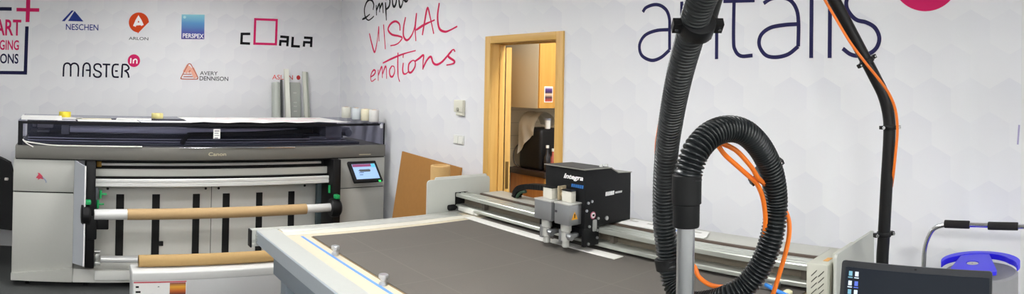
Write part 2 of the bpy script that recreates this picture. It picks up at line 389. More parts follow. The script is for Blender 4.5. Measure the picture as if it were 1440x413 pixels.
D['empower']=[[(5.56,2.3991),(5.5488,2.4483),(5.5879,2.4925),(5.6537,2.5055),(5.7137,2.4801),(5.7516,2.4204),(5.7305,2.3471),(5.662,2.3062),(5.5936,2.3166),(5.5404,2.3356)],[(5.7956,2.3244),(5.7159,2.3364),(5.6299,2.3624)],[(5.495,2.4392),(5.4855,2.3388)],[(5.4861,2.3886),(5.4296,2.4443),(5.4212,2.3638)],[(5.421,2.3979),(5.3683,2.4421),(5.3484,2.3501)],[(5.3084,2.4474),(5.2935,2.3566),(5.2822,2.2753)],[(5.2944,2.3775),(5.2335,2.4031),(5.2205,2.4571),(5.257,2.483),(5.2983,2.4687)],[(5.1752,2.4635),(5.1625,2.411),(5.1347,2.3902),(5.1059,2.4129),(5.0988,2.4556),(5.1382,2.4742),(5.1752,2.4635)],[(5.0519,2.4544),(5.0348,2.3917),(5.0139,2.374),(4.9864,2.4014),(4.9654,2.4455)],[(4.9654,2.4455),(4.9334,2.421),(4.9026,2.4179),(4.8785,2.44)]]
D['visual']=[[(5.6294,2.1729),(5.5711,2.0659),(5.509,1.9858),(5.4617,2.0877),(5.4339,2.2317)],[(5.4337,2.2251),(5.4219,2.0859)],[(5.3366,2.2408),(5.2909,2.0061)],[(5.0181,2.1643),(5.0331,2.2237),(5.1108,2.2542),(5.2014,2.2353),(5.2446,2.1869),(5.1709,2.1379),(5.0413,2.1158),(4.978,2.0964),(5.0314,2.058),(5.1019,2.0398),(5.1929,2.0346)],[(4.9239,2.2775),(4.9526,2.1997),(4.954,2.1137),(4.8914,2.0714),(4.8096,2.1121),(4.7612,2.1872),(4.7355,2.2986)],[(4.7355,2.2986),(4.7537,2.1748),(4.7376,2.0572)],[(4.633,2.1028),(4.5976,2.2232),(4.5578,2.3269),(4.5114,2.2401),(4.4533,2.1048)],[(4.7367,2.1523),(4.6074,2.1889),(4.4427,2.2179)],[(4.3791,2.3518),(4.3999,2.243),(4.3716,2.1454),(4.2895,2.1127),(4.2109,2.1214),(4.1159,2.144)]]
D['emotions']=[[(5.5762,1.746),(5.5129,1.7679),(5.4837,1.797),(5.515,1.8134),(5.5613,1.7865),(5.5832,1.7405),(5.5575,1.7024),(5.4759,1.728)],[(5.4265,1.816),(5.4218,1.709)],[(5.4196,1.7625),(5.3659,1.8368),(5.3474,1.8261),(5.339,1.7361)],[(5.3361,1.7731),(5.2878,1.8413),(5.2651,1.8253),(5.2544,1.7292)],[(5.158,1.8471),(5.1992,1.8092),(5.1863,1.7575),(5.1391,1.7503),(5.103,1.7933),(5.1154,1.8394),(5.158,1.8471)],[(5.048,1.9673),(5.0474,1.8538),(5.0351,1.7526),(5.0065,1.7044)],[(5.3338,1.8767),(5.1503,1.9169),(4.9461,1.9523),(4.7384,1.9754)],[(4.9469,1.8725),(4.9565,1.8127),(4.9391,1.7777),(4.8993,1.7747),(4.8513,1.7943)],[(4.9499,1.9464),(4.9527,1.9165)],[(4.8067,1.8849),(4.8499,1.8562),(4.8514,1.7972),(4.8067,1.7872),(4.7478,1.8306),(4.7401,1.874),(4.769,1.891),(4.8067,1.8849)],[(4.7497,1.8809),(4.6764,1.9064),(4.6083,1.9315),(4.6117,1.8766),(4.6127,1.8103)],[(4.6097,1.8245),(4.5498,1.8896),(4.4896,1.9163),(4.4533,1.8665),(4.3967,1.8491),(4.3195,1.8716),(4.2402,1.9194),(4.1861,1.9561),(4.1551,1.964),(4.139,1.9477)],[(4.186,1.9535),(4.2321,1.9148),(4.1442,1.8731),(4.1668,1.8532),(4.2536,1.8437)]]
D['hose_hang']=[(0.9505,0.5924,1.9286),(0.9596,0.6154,1.8943),(0.9988,0.6651,1.8573),(1.0697,0.7387,1.7905),(1.1256,0.7984,1.7268),(1.1983,0.8686,1.6464),(1.2638,0.9315,1.5473),(1.3088,0.9716,1.4422),(1.3337,0.9884,1.3459),(1.3467,0.9876,1.2795),(1.3503,0.9826,1.2392)]
D['hose_loop']=[(1.3503,0.9826,1.2392),(1.3502,0.9657,1.191),(1.3385,0.9126,1.1612),(1.3361,0.8434,1.1754),(1.333,0.791,1.1996),(1.3557,0.7513,1.2309),(1.3732,0.7188,1.2877),(1.383,0.6998,1.3562),(1.3857,0.6944,1.4246),(1.3547,0.6893,1.4969),(1.3082,0.6921,1.5559),(1.2384,0.6949,1.599),(1.1842,0.7085,1.612),(1.1305,0.7195,1.6022),(1.0896,0.7273,1.5735),(1.0735,0.7332,1.5383),(1.0712,0.7365,1.5167)]
D['cuff_axis']=[(1.071,0.7368,1.5224),(1.0704,0.7377,1.465),(1.07,0.7383,1.4205),(1.0685,0.7405,1.3589)]
D['joint']=[(1.3447,0.9903,1.2574),(1.3482,0.9855,1.2299)]
D['arm']=[(2.2941,0.7051,1.0273),(2.2957,0.7,1.1592),(2.2982,0.6916,1.3576),(2.3004,0.6841,1.5168),(2.2998,0.6861,1.5965),(2.2942,0.7047,1.6761),(2.2836,0.7383,1.7477),(2.2474,0.7832,1.8473),(2.2104,0.827,1.9453),(2.1744,0.8646,2.0314),(2.1153,0.903,2.1355),(1.9023,0.8896,2.1907),(1.5503,0.8118,2.1608),(1.2573,0.7222,2.0778),(1.1262,0.6885,1.9917),(1.0821,0.6837,1.9111),(1.0825,0.7016,1.855),(1.0917,0.7241,1.8061)]
D['arm_clamps']=[(2.2956,0.7,1.1619),(2.3011,0.6819,1.5593),(2.2648,0.7635,1.8057)]
D['hose_clamp']=[(1.0343,0.693,1.8202)]
D['loop_clamp']=[(1.353,0.7036,1.5028)]
D['o_arm']=[(1.8572,0.868,2.1447),(2.0646,0.8944,2.0832),(2.1257,0.8782,2.0203),(2.1506,0.8432,1.9526),(2.1691,0.7943,1.8683),(2.1873,0.7428,1.7969),(2.2138,0.6939,1.7309),(2.2436,0.6647,1.677),(2.2688,0.6497,1.6168),(2.28,0.6468,1.5456),(2.2784,0.6524,1.4669),(2.2864,0.6609,1.4001),(2.3227,0.6792,1.3363)]
D['o_loop']=[(1.2157,0.7718,1.5949),(1.2031,0.7542,1.5823),(1.2074,0.7474,1.5699),(1.2329,0.7441,1.5476),(1.281,0.7212,1.506),(1.3113,0.7076,1.479),(1.3362,0.7034,1.4396),(1.3569,0.7068,1.3823),(1.3714,0.7222,1.3217),(1.3637,0.7368,1.2703),(1.363,0.7791,1.2211),(1.3574,0.847,1.2075),(1.3539,0.8895,1.2221),(1.3541,0.9074,1.2476),(1.3603,0.9426,1.2548),(1.3559,0.9663,1.2481)]
D['o_loop2']=[(1.2031,0.7542,1.5792),(1.22,0.746,1.5754),(1.245,0.7236,1.559),(1.2784,0.7051,1.522),(1.3047,0.6986,1.492),(1.3584,0.704,1.4667),(1.4,0.6881,1.423),(1.4168,0.6765,1.3868),(1.4184,0.673,1.3523),(1.4157,0.6788,1.309),(1.4084,0.6937,1.2484),(1.4003,0.7101,1.1878),(1.3888,0.7322,1.1014),(1.3624,0.7391,0.9562),(1.3138,0.7238,0.7188),(1.2775,0.7068,0.4607),(1.26,0.6971,0.2454)]
D['o_left']=[(1.1854,0.8523,1.7039),(1.2256,0.8991,1.6617),(1.2638,0.9482,1.6248),(1.2829,0.9728,1.5823),(1.2965,0.988,1.5374),(1.3236,1.0018,1.4831)]
D['white_cord']=[(-0.3564,5.115,1.1798),(-0.3275,5.115,1.1635),(-0.2246,5.115,1.1492),(-0.1048,5.115,1.1335),(0.0317,5.115,1.128),(0.1737,5.115,1.129),(0.316,5.115,1.1303)]
D['white_tail']=[(-0.3502,5.11,1.1748),(-0.3212,5.11,1.15),(-0.2694,5.11,1.123)]
D['trolley']=[(2.6,0.627,0.8552),(2.6,0.6189,0.9672),(2.6,0.6149,1.0409),(2.6,0.5987,1.0947),(2.6,0.5748,1.1283),(2.6,0.5329,1.1451),(2.6,0.4822,1.149),(2.6,0.3671,1.1513),(2.6,0.2274,1.15),(2.6,0.1869,1.1498),(2.6,0.1522,1.1349),(2.6,0.1348,1.1038)]
# ================================================================== the setting
CEIL = 2.85
carpet = mat('dark_grey_carpet', '#464848', .95, noise=.35, nscale=90, bump=.6, bscale=400)
plain = mat('white_wall_paint', '#e6e6e4', .7, noise=.01)
ceil_m = mat('ceiling_white', '#eeeeec', .8, noise=.01)
paperA = hexpaper('hexagon_wallpaper_far', (0, 2), '#e4e4e6', '#dadadf', off=(.12, .3))
paperB = hexpaper('hexagon_wallpaper_side', (1, 2), '#eaeaec', '#e0e0e6', off=(.35, .22))
tile_m = mat('beige_tiles', '#cdbfa4', .4, noise=.03)
oak = wood('golden_oak', '#cf9f52', '#dcb266', 'Z')
oak_h = wood('golden_oak_across', '#cf9f52', '#dcb266', 'Y')
oak_cab = wood('oak_cabinet_front', '#bf8a3e', '#cc9a4c', 'Z')
brown_wood = wood('red_brown_panel', '#96602f', '#a87038', 'Z')

struct(MB().box(-4.2, 6.0, -5.2, 6.5, -.1, 0).build('floor', carpet, loc=(0, 0, 0)))
struct(MB().box(-4.2, 6.0, -5.2, 6.5, CEIL, CEIL+.1).build('ceiling', ceil_m, loc=(0, 0, 0)))
wall_back = struct(MB().box(-4.2, WB+.12, WA, WA+.12, 0, CEIL).build('wall_back', plain, loc=(0, 0, 0)))
MB().box(-4.0, WB, WA-.004, WA, 0, CEIL).build('wallpaper', paperA, wall_back, 0)
DY0, DY1, DZ = 2.965, 3.690, 2.012
b = MB(); b.box(WB, WB+.12, -5.2, DY0, 0, CEIL); b.box(WB, WB+.12, DY1, WA, 0, CEIL); b.box(WB, WB+.12, DY0, DY1, DZ, CEIL)
wall_right = struct(b.build('wall_right', plain, loc=(0, 0, 0)))
b = MB(); b.box(WB-.004, WB, .238, DY0, 0, CEIL); b.box(WB-.004, WB, DY1, WA-.004, 0, CEIL); b.box(WB-.004, WB, DY0, DY1, DZ, CEIL)
b.build('wallpaper', paperB, wall_right, 0)
struct(MB().box(-4.2, -4.0, -5.2, WA, 0, CEIL).build('wall_left', plain, loc=(0, 0, 0)))
struct(MB().box(-4.0, WB, -5.2, -5.0, 0, CEIL).build('wall_front', plain, loc=(0, 0, 0)))

# door frame and the open leaf
b = MB()
y0, y1, yo0, yo1, zi, zo = 2.984, 3.673, 2.916, 3.734, 1.994, 2.046
b.box(WB-.018, WB, yo0, y0, 0, zo, .003); b.box(WB-.018, WB, y1, yo1, 0, zo, .003)
door = struct(b.build('door_1', oak, loc=(WB, (y0+y1)/2, 0)))
MB().box(WB-.018, WB, y0, y1, zi, zo, .003).build('head_casing', oak_h, door)
b = MB(); b.box(WB, WB+.125, y0-.018, y0, 0, zi+.017); b.box(WB, WB+.125, y1, y1+.018, 0, zi+.017); b.box(WB, WB+.125, y0, y1, zi, zi+.017)
b.box(WB+.07, WB+.085, y0, y0+.012, 0, zi); b.box(WB+.07, WB+.085, y0+.012, y1-.012, zi-.012, zi); b.box(WB+.07, WB+.085, y1-.012, y1, 0, zi)
b.build('jamb_lining', oak, door)
d = Vector((.585, .811, 0)); nrm = Vector((.811, -.585, 0)); h0 = Vector((2.985, 3.672, 0))
t = MB()
c = [h0, h0+d*.66, h0+d*.66+nrm*.04, h0+nrm*.04]
t.hexa([Vector((p.x, p.y, .01)) for p in c]+[Vector((p.x, p.y, 1.972)) for p in c])
leaf = t.build('door_leaf', oak, door)
q = h0+nrm*.02
MB().hexa([Vector((p.x, p.y, .93)) for p in (h0+nrm*.008-d*.001, h0+nrm*.008+d*.01, h0+nrm*.03+d*.01, h0+nrm*.03-d*.001)] +
          [Vector((p.x, p.y, 1.13)) for p in (h0+nrm*.008-d*.001, h0+nrm*.008+d*.01, h0+nrm*.03+d*.01, h0+nrm*.03-d*.001)]).build('lock_plate', mat('brass_lock', '#8a6a3a', .35, .8), leaf)

# kitchenette beyond the door
struct(MB().box(WB+.12, 6.0, 4.9, 5.0, 0, CEIL).build('wall_kitchenette_far', plain, loc=(0, 0, 0)))
tw = struct(MB().box(3.40, 5.6, 4.22, 4.30, 0, CEIL).build('wall_kitchenette', tile_m, loc=(0, 0, 0)))
g = MB()
for k in range(1, 9): g.box(3.40, 3.478, 4.2185, 4.22, .30*k, .30*k+.004)
for k in range(1, 6): g.box(3.4785, 5.5, 4.2185, 4.22, 1.04+.11*k, 1.044+.11*k)
g.build('tile_joint', mat('tile_grout', '#a89c86', .8), tw, 0)
struct(MB().box(5.6, 5.7, 2.0, 4.9, 0, CEIL).build('wall_kitchenette_end', plain, loc=(0, 0, 0)))
struct(MB().box(WB+.12, 5.6, 1.9, 2.0, 0, CEIL).build('wall_kitchenette_near', plain, loc=(0, 0, 0)))

# ------------------------------------------------------------------ prints on the far wall
def part_print(name, m, wall, place, polys=None, w=.012, flats=None, smooth=6, label=None, txt=None, bold=0., shear=0., th=.0012):
    b = MB()
    for i, q in enumerate(polys or []): b.ribbon(q, w, place, th+.00022*i, smooth)
    for i, q in enumerate(flats or []): b.flat(q, place, th+.00022*i)
    for s, r in txt or []: b.text(s, r, place, th, shear, bold)
    o = b.build(name, m, wall, 0)
    if label: o['label'] = label
    return o
pA = lambda name, m, label=None, **k: part_print(name, m, wall_back, onA, label=label, **k)
pB = lambda name, m, label=None, **k: part_print(name, m, wall_right, onB, label=label, **k)
px = .0072
pA('cross_emblem', pink, 'magenta plus sign at the corner of the navy frame', flats=D['plus'])
pA('frame_emblem', mat('dark_navy_print', '#1b1b3e', .7, spec=.15), 'navy square frame around stacked words', flats=D['boxbars'])
pA('lettering', pink, 'magenta condensed capitals inside the navy frame', txt=[('SMART', D['t_smart']), ('PACKAGING', D['t_packaging'])], bold=.02)
pA('lettering', mat('dark_navy_print', '#1b1b3e', .7, spec=.15), 'navy condensed capitals inside the navy frame', txt=[('SOLUTIONS', D['t_solutions'])], bold=.02)
blue = mat('royal_blue_print', '#25337c', .7, spec=.15)
pA('triangle_emblem', blue, 'blue triangle with a slanting bar', flats=D['neschen_tri']+D['neschen_bar'])
pA('lettering', blue, 'blue capitals under the blue triangle', txt=[('NESCHEN', D['t_neschen'])], bold=.01)
pA('badge_emblem', mat('burnt_orange_print', '#cc4418', .7, spec=.15), 'orange round badge with a cut corner', flats=D['arlon'])
pA('letter', whiteink, 'white letter on the orange badge', polys=D['arlon_A'], w=.028, smooth=1, th=.003)
pA('lettering', greyink, 'grey capitals under the orange badge', txt=[('ARLON', D['t_arlon'])], bold=.01)
pA('lettering', ink, 'dark rounded line capitals', polys=D['master'], w=.0165)
pA('badge_emblem', pink, 'small magenta disc at the end of the rounded capitals', flats=D['in_circle'])
pA('letter', whiteink, 'white letters on the small magenta disc', polys=D['in_txt'], w=.012, th=.003)
zs = [p[1] for p in D['perspex'][0]]
pA('square_emblem', gradient_mat('teal_to_indigo_print', [(0, '#3b2a7c'), (.3, '#31489c'), (.65, '#3f86bd'), (1, '#7cc3cf')], 2, min(zs), max(zs)), 'square panel printed teal to indigo', flats=D['perspex'])
pA('lettering', whiteink, 'white capitals at the foot of the teal and indigo square', txt=[('PERSPEX', D['t_perspex'])], bold=.015, th=.003)
pA('dot', mat('pale_teal_print', '#a6d6dc', .45), flats=D['perspex_dot'], th=.003)
salmon = mat('salmon_print', '#e2a48e', .5); brick = mat('brick_red_print', '#b05a44', .5)
pA('triangle_emblem', salmon, 'salmon triangle of folded bands', polys=D['avery_in'], w=.047, smooth=1)
pA('triangle_outline', brick, 'brick red outline of the salmon triangle', polys=[q+[q[0], q[1]] for q in D['avery_tri']]+D['avery_ln'], w=.009, smooth=4, th=.002)
pA('lettering', greyink, 'grey capitals beside the salmon triangle', txt=[('AVERY', D['t_avery']), ('DENNISON', D['t_dennison'])], bold=.012)
pA('lettering', blackink, 'black square-cut capitals', polys=D['coala'], w=.026, smooth=1)
pA('square_emblem', pink, 'magenta square outline between black capitals', polys=D['coala_sq'], w=.024, smooth=1)
red = mat('red_print', '#d23a36', .5)
pA('lettering', red, 'red capitals behind the leaning rolls', txt=[('ASLAN', D['t_aslan'])], bold=.005)
pA('dot', mat('dark_red_print', '#b02222', .5), 'dark red dot after the red capitals', flats=D['aslan_dot'])
# prints on the right-hand wall
pB('lettering', navy, 'very large thin navy lower-case word', polys=D['a1']+D['n']+D['t']+D['a2']+D['l']+D['i']+D['s'], w=.0192, smooth=6)
pB('dot', pink, 'large magenta dot above the navy word', flats=D['pinkdot'])
br = lambda w: (lambda t: w*(.62+.5*math.sin(PI*min(1, t*1.1+.12))))
pB('brush_script', mat('black_brush_print', '#17171a', .7, spec=.15), 'black brush script word cut by the top of the wall print', polys=D['empower'], w=br(.020))
pB('brush_script', mat('crimson_brush_print', '#cf2757', .7, spec=.15), 'crimson brush capitals', polys=D['visual'], w=br(.019))
pB('brush_script', mat('crimson_brush_print', '#cf2757', .7, spec=.15), 'crimson brush script in lower case', polys=D['emotions'], w=br(.0165))

pB('mark', mat('lavender_mark', '#a9a2c6', .6), polys=D['tick'], w=.008, smooth=1)
# ceiling lights (unseen panels, invented and placed to light the room)
diff = emis('lit_diffuser', '#f4f8ff', 0.0, '#ffffff')
LIGHTS = [(-1.5, 1.9, 60), (-1.2, 4.2, 17), (1.2, 4.5, 50), (1.0, 1.8, 42), (-1.6, -1.4, 110), (.4, -1.4, 46), (-1.6, -3.6, 130), (.4, -3.6, 120)]
LK = .95
for i, (x, y, P) in enumerate(LIGHTS):
    L = thing('added_ceiling_light', (x, y, CEIL), 'white square ceiling light panel overhead, unseen and added to light the room', 'ceiling light', 'ceiling light panels')
    b = MB(); b.box(x-.31, x+.31, y-.31, y-.29, CEIL-.05, CEIL); b.box(x-.31, x+.31, y+.29, y+.31, CEIL-.05, CEIL); b.box(x-.31, x-.29, y-.29, y+.29, CEIL-.05, CEIL); b.box(x+.29, x+.31, y-.29, y+.29, CEIL-.05, CEIL)
    b.build('frame', white_plastic, L)
    e = emis('lit_diffuser_%d' % i, '#fdfdfc', P*LK, '#ffffff')
    MB().box(x-.29, x+.29, y-.29, y+.29, CEIL-.03, CEIL-.02).build('diffuser', e, L)
la = bpy.data.lights.new('kitchen_fill_light', 'AREA'); la.energy = 60; la.size = .5; la.color = (1, .97, .93)  # area light added to brighten the kitchenette, no fixture modelled
lo = bpy.data.objects.new('kitchen_fill_light', la); COL.objects.link(lo); lo.location = (3.12, 2.7, 2.75)
# ================================================================== wide-format printer
PX0, PX1, PF = -.427, 2.775, 5.13
P = thing('wide_format_printer', (1.17, 5.5, 0), 'wide white roll printer with dark smoked hood standing along the far wall', 'printer')
# left cabinet
b = MB(); b.box(PX0, .062, PF, 5.9, .10, .752, .004); cab = b.build('left_cabinet', printer_white, P)
MB().box(PX0, .062, PF-.002, 5.9, .762, 1.022, .004).build('left_upper_door', printer_white, P)
MB().box(PX0+.006, .058, PF+.012, 5.88, .752, .762).build('shadow_gap', black_matte, P)
# base plinth with a wedge-shaped top
b = MB()
b.prism([(PX0-.002, .052), (.062, .052), (.062, .165), (PX0-.002, .105)], 'xz', PF-.03, PF, 0)
b.box(PX0-.002, PX1, PF+.001, 5.9, .052, .099)
pl = b.build('left_plinth', printer_white, P)
b = MB(); b.prism([(PF-.03, .052), (PF+.3, .052), (PF+.3, .175), (PF-.005, .15)], 'yz', .066, PX1); b.build('base_beam', printer_white, P)
MB().box(.24, .62, PF-.045, PF-.03, .075, .15, .003).build('foot_plate', white_plastic, P)
for x in (-.3, .17, 1.2, 2.2, 2.65):
    for y in (PF+.06, 5.8):
        c = MB(); c.cyl((x-.016, y, .026), (x+.016, y, .026), .026, bev=.004); c.cyl((x, y, .03), (x, y, .056), .012)
        c.build('caster', black_plastic, P)
# coloured mark on the left door
b = MB(); onP = lambda u, v, d: (u, PF-.003-d, v)
b.flat([(-.245, .872), (-.225, .90), (-.232, .915), (-.215, .91), (-.19, .885), (-.185, .862), (-.21, .868), (-.23, .855), (-.226, .868)], onP, .002)
o = b.build('sticker', mat('red_sticker', '#c23a52', .5), P); o['label'] = 'small red emblem on the left door'
b = MB(); b.ribbon([(-.2, .88), (-.18, .868), (-.165, .85), (-.162, .835)], .008, onP, .002); b.build('sticker', mat('blue_grey_sticker', '#7f8aa8', .5), P)
# swung-out fin, black side frames
b = MB(); b.hexa([(.062, PF, .195), (.142, 4.95, .225), (.150, 4.953, .225), (.072, PF+.003, .195), (.062, PF, 1.02), (.142, 4.95, .997), (.150, 4.953, .997), (.072, PF+.003, 1.02)]); b.build('side_cover', fin_blue, P)
MB().hexa([(.1405, 4.9475, .223), (.1405, 4.9470, .224), (.152, 4.9505, .224), (.152, 4.9515, .223), (.1405, 4.9475, 1.0), (.1405, 4.9470, 1.0), (.152, 4.9505, 1.0), (.152, 4.9515, 1.0)]).build('cover_edge', whiteink, P)
MB().box(.155, .23, 5.02, 5.5, .19, 1.02, .006).build('side_frame', black_plastic, P)
MB().box(2.235, 2.31, 5.06, 5.5, .16, 1.02, .006).build('side_frame', black_plastic, P)
MB().box(2.311, 2.318, PF-.01, 5.4, .17, 1.02, .002).build('cover_edge', whiteink, P)
# back panels in the bay
for x0, x1 in ((.231, 1.249), (1.254, 2.234)):
    q = MB().box(x0, x1, 5.42, 5.44, .176, .85, .002).build('bay_panel', printer_inner, P)
    for sx in ((x1-.05, x0+.12) if x0 < 1 else (x0+.06, x1-.12)):
        MB().cyl((sx, 5.4195, .745), (sx, 5.4185, .745), .011, seg=14).build('bolt', black_matte, q)
MB().box(1.247, 1.256, 5.425, 5.44, .176, .8).build('panel_gap', black_matte, P)
MB().box(.23, 2.236, 5.44, 5.9, .1, 1.02).build('body_core', mat('dark_grey_core', '#3a3a3c', .6), P)
for x0, x1 in ((.425, .492), (.733, .799), (1.086, 1.147), (1.351, 1.413), (1.655, 1.713), (1.956, 2.015)):
    MB().box(x0, x1, 5.408, 5.4195, .180, .70, .003).build('black_strap', black_matte, P)
MB().box(.80, .835, 5.40, 5.42, .26, .30, .004).build('catch', black_plastic, P)
# the bars under the band
bright = mat('bright_bar', '#e8e8e6', .3, .2); pale = mat('pale_bar', '#dadad4', .4, .15)
b = MB(); b.prism([(5.248, .966), (5.248, .984), (5.252, .987), (5.262, .987), (5.262, .966)], 'yz', .285, 2.2); b.build('guide_bar', bright, P)
b = MB(); b.prism([(5.2, .884), (5.194, .89), (5.194, .938), (5.2, .945), (5.206, .945), (5.206, .884)], 'yz', .231, 2.266); b.build('guide_plate', pale, P)
b = MB(); b.prism([(5.156, .806), (5.15, .812), (5.15, .834), (5.158, .838), (5.158, .842), (5.15, .846), (5.15, .864), (5.156, .870), (5.163, .870), (5.163, .806)], 'yz', .231, 2.245); b.build('guide_roller', bright, P)
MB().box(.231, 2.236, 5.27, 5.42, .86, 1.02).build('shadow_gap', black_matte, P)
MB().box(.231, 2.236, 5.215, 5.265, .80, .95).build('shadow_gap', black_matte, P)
MB().box(.245, .285, 5.23, 5.29, .955, 1.0, .004).build('bar_clamp', mat('amber_clamp', '#b98a2a', .5), P)
green = mat('green_lever', '#179a56', .45)
for x, z in ((.275, .755), (.255, .675), (2.23, .76)):
    l = MB(); l.cyl((x, 5.12, z-.035), (x, 5.12, z+.03), .011, seg=12); l.box(x, x+.05, 5.113, 5.127, z-.008, z+.006, .003); l.build('green_lever', green, P)
MB().box(.235, .26, 5.14, 5.19, .6, .80, .004).build('lever_post', mat('grey_lever_post', '#5d6166', .5), P)
MB().box(2.15, 2.19, 5.20, 5.25, .2, .80, .004).build('lever_post', mat('dark_teal_post', '#38464a', .5), P)
# take-up roll
b = MB(); b.cyl((.222, 5.0, .617), (.482, 5.0, .619), .0405, seg=28, bev=.004); b.build('roll_tube', mat('white_tube', '#dddddb', .35, .1), P)
b = MB(); b.cyl((1.96, 5.0, .6235), (2.2, 5.0, .624), .035, seg=28, bev=.01); b.build('roll_tube', mat('white_tube', '#dddddb', .35, .1), P)
b = MB(); b.cyl((.482, 5.0, .619), (1.966, 5.0, .6235), .043, seg=28); b.build('kraft_core', mat('kraft_core_paper', '#b89a6e', .75, noise=.05), P)
for x, s in ((.165, -1), (2.225, 1)):
    h = MB(); h.lathe((x-s*.0, 5.0, .62), [(.03, s*-.03), (.06, s*-.03), (.083, s*-.015), (.083, s*.03), (.07, s*.045), (.03, s*.05)] if s < 0 else [(.03, -.04), (.07, -.04), (.08, -.02), (.08, .03), (.06, .05), (.02, .055)], 28, 'x')
    hb = h.build('roll_hub', black_plastic, P)
    k = MB(); k.box(x-.012, x+.03, 4.94, 5.0, .70, .735, .008); k.build('hub_catch', green, hb)
MB().box(.24, .34, 5.03, 5.10, .49, .575, .008).build('drive_box', black_plastic, P)
MB().box(.155, .245, 4.99, 5.08, .42, .60, .01).build('drive_arm', black_plastic, P)
# lower roller
b = MB(); b.cyl((.285, 5.1, .238), (2.2, 5.1, .244), .027, seg=24, bev=.003); b.build('lower_roller', mat('bright_bar', '#e4e4e2', .3, .2), P)
b = MB(); b.box(.232, .285, 5.06, 5.13, .195, .225, .004); b.box(.238, .275, 5.075, 5.125, .225, .285, .004); b.cyl((.23, 5.1, .30), (.28, 5.1, .30), .012); b.build('roller_bracket', alu, P)
b = MB(); b.box(2.19, 2.236, 5.07, 5.14, .2, .28, .004); b.build('roller_bracket', alu, P)
# right cabinet
MB().box(2.32, PX1, PF, 5.9, .176, .750, .004).build('right_cabinet', printer_white, P)
MB().box(2.32, PX1, PF, 5.9, .757, 1.022, .004).build('right_upper_door', printer_white, P)
MB().box(2.325, PX1-.005, PF+.012, 5.88, .750, .757).build('shadow_gap', black_matte, P)
# touch screen
T0 = Vector((2.387, 5.100, .996)); T1 = Vector((2.665, 5.100, .996)); T2 = Vector((2.672, 4.955, .836)); T3 = Vector((2.394, 4.955, .836))
n = (T1-T0).cross(T3-T0).normalized(); n = -n if n.y > 0 else n
s = MB(); bk = -n*.03
s.hexa([T3+bk, T2+bk, T1+bk, T0+bk, T3, T2, T1, T0])
bmesh.ops.bevel(s.bm, geom=s.bm.edges[:], offset=.008, segments=2, profile=.5, affect='EDGES')
scr = s.build('control_screen', black_plastic, P)
def onT(u, v, d):
    p = T3+(T2-T3)*u+(T0-T3)*v
    return p+n*(d+.0005)
sc = MB(); sc.flat([(.10, .12), (.91, .12), (.91, .84), (.10, .84)], onT, .001); dsp = sc.build('display', emis('screen_light_blue', '#a9c6ec', .55, '#7f9fd0'), scr)
sc = MB(); sc.flat([(.11, .70), (.90, .70), (.90, .83), (.11, .83)], onT, .0016); sc.build('display_banner', emis('screen_plum', '#8a3f6c', .45, '#7a3a60'), scr)
sc = MB(); sc.flat([(.76, .66), (.90, .66), (.90, .83), (.76, .83)], onT, .002); sc.build('display_tile', emis('screen_cyan', '#63c3e6', .6, '#4aa0c0'), scr)
sc = MB()
for k in range(3): sc.flat([(.25, .5-.1*k), (.25+.22-.05*k, .5-.1*k), (.25+.22-.05*k, .53-.1*k), (.25, .53-.1*k)], onT, .002)
sc.build('display_text', emis('screen_ink', '#4d6a94', .3, '#405878'), scr)
MB().box(2.47, 2.58, 5.02, PF, .88, .93, .01).build('screen_arm', mat('grey_lever_post', '#5d6166', .5), P)
sc = MB(); sc.flat([(.83, -.06), (.90, -.06), (.90, .02), (.83, .02)], onT, .004); sc.build('status_light', emis('green_status_light', '#2fd060', 1.5, '#18a040'), scr)
# the taupe band with the maker's name
b = MB(); b.box(PX0+.012, PX1-.005, PF-.02, 5.9, 1.028, 1.131, .006); band = b.build('front_band', taupe, P)
MB().box(PX0+.016, PX1-.01, PF-.004, 5.88, 1.018, 1.03).build('shadow_gap', black_matte, P)
onBd = lambda u, v, d: (u, PF-.0205-d, v)
b = MB(); b.text('Canon', (1.147, 1.296, 1.064, 1.094), onBd, .002, bold=.015); o = b.build('maker_lettering', mat('cream_lettering', '#bdb59b', .6, spec=.2), band)
b = MB(); b.flat([(2.505, 1.047), (2.62, 1.047), (2.62, 1.053), (2.505, 1.053)], onBd, .002); b.build('badge_strip', mat('cream_lettering', '#bdb59b', .6, spec=.2), band)
b = MB(); b.box(.9, 1.9, PF-.026, PF-.018, 1.124, 1.1335, .003); b.build('glint_strip', chrome, band)
# smoked hood: clear-sided, with the carriage bed inside
smoke = smoked('smoked_acrylic', '#f0f0f5', .95, .06)
smoke_side = smoked('smoked_acrylic_light', '#f8f8fa', .97, .06)
HZ0, HZ1, HB = 1.132, 1.326, 5.93
MB().box(PX0+.03, PX1-.008, PF-.002, PF+.004, HZ0, HZ1).build('hood_front', smoke, P)
MB().box(PX0+.03, PX0+.036, PF+.004, HB, HZ0, HZ1).build('hood_side', smoke, P)
MB().box(PX1-.014, PX1-.008, PF+.004, HB, HZ0, HZ1).build('hood_side', smoke_side, P)
MB().box(PX0+.028, PX1-.006, PF-.004, HB+.01, HZ1, HZ1+.006, .002).build('hood_top', smoked('smoked_acrylic_top', '#ededf2', .93, .12), P)
b = MB(); b.box(PX0+.03, PX1-.05, PF-.0055, PF-.002, HZ1-.022, HZ1-.001); b.build('hood_edge', mat('blue_black_edge', '#0c0c12', .6, spec=.25), P)
b = MB(); b.box(PX0+.031, PX0+.07, PF-.005, PF-.0015, HZ0, HZ1-.02); b.build('hood_edge', mat('blue_black_edge', '#0c0c12', .6, spec=.25), P)
b = MB(); b.box(PX1-.02, PX1-.008, PF-.005, PF-.0015, HZ0, HZ1-.002); b.build('hood_edge', mat('blue_black_edge', '#0c0c12', .6, spec=.25), P)
b = MB(); b.box(PX1-.06, PX1-.03, PF-.008, PF-.005, HZ1-.045, HZ1-.01, .004); b.build('hood_catch', mat('clear_catch', '#cfcfd6', .2), P)
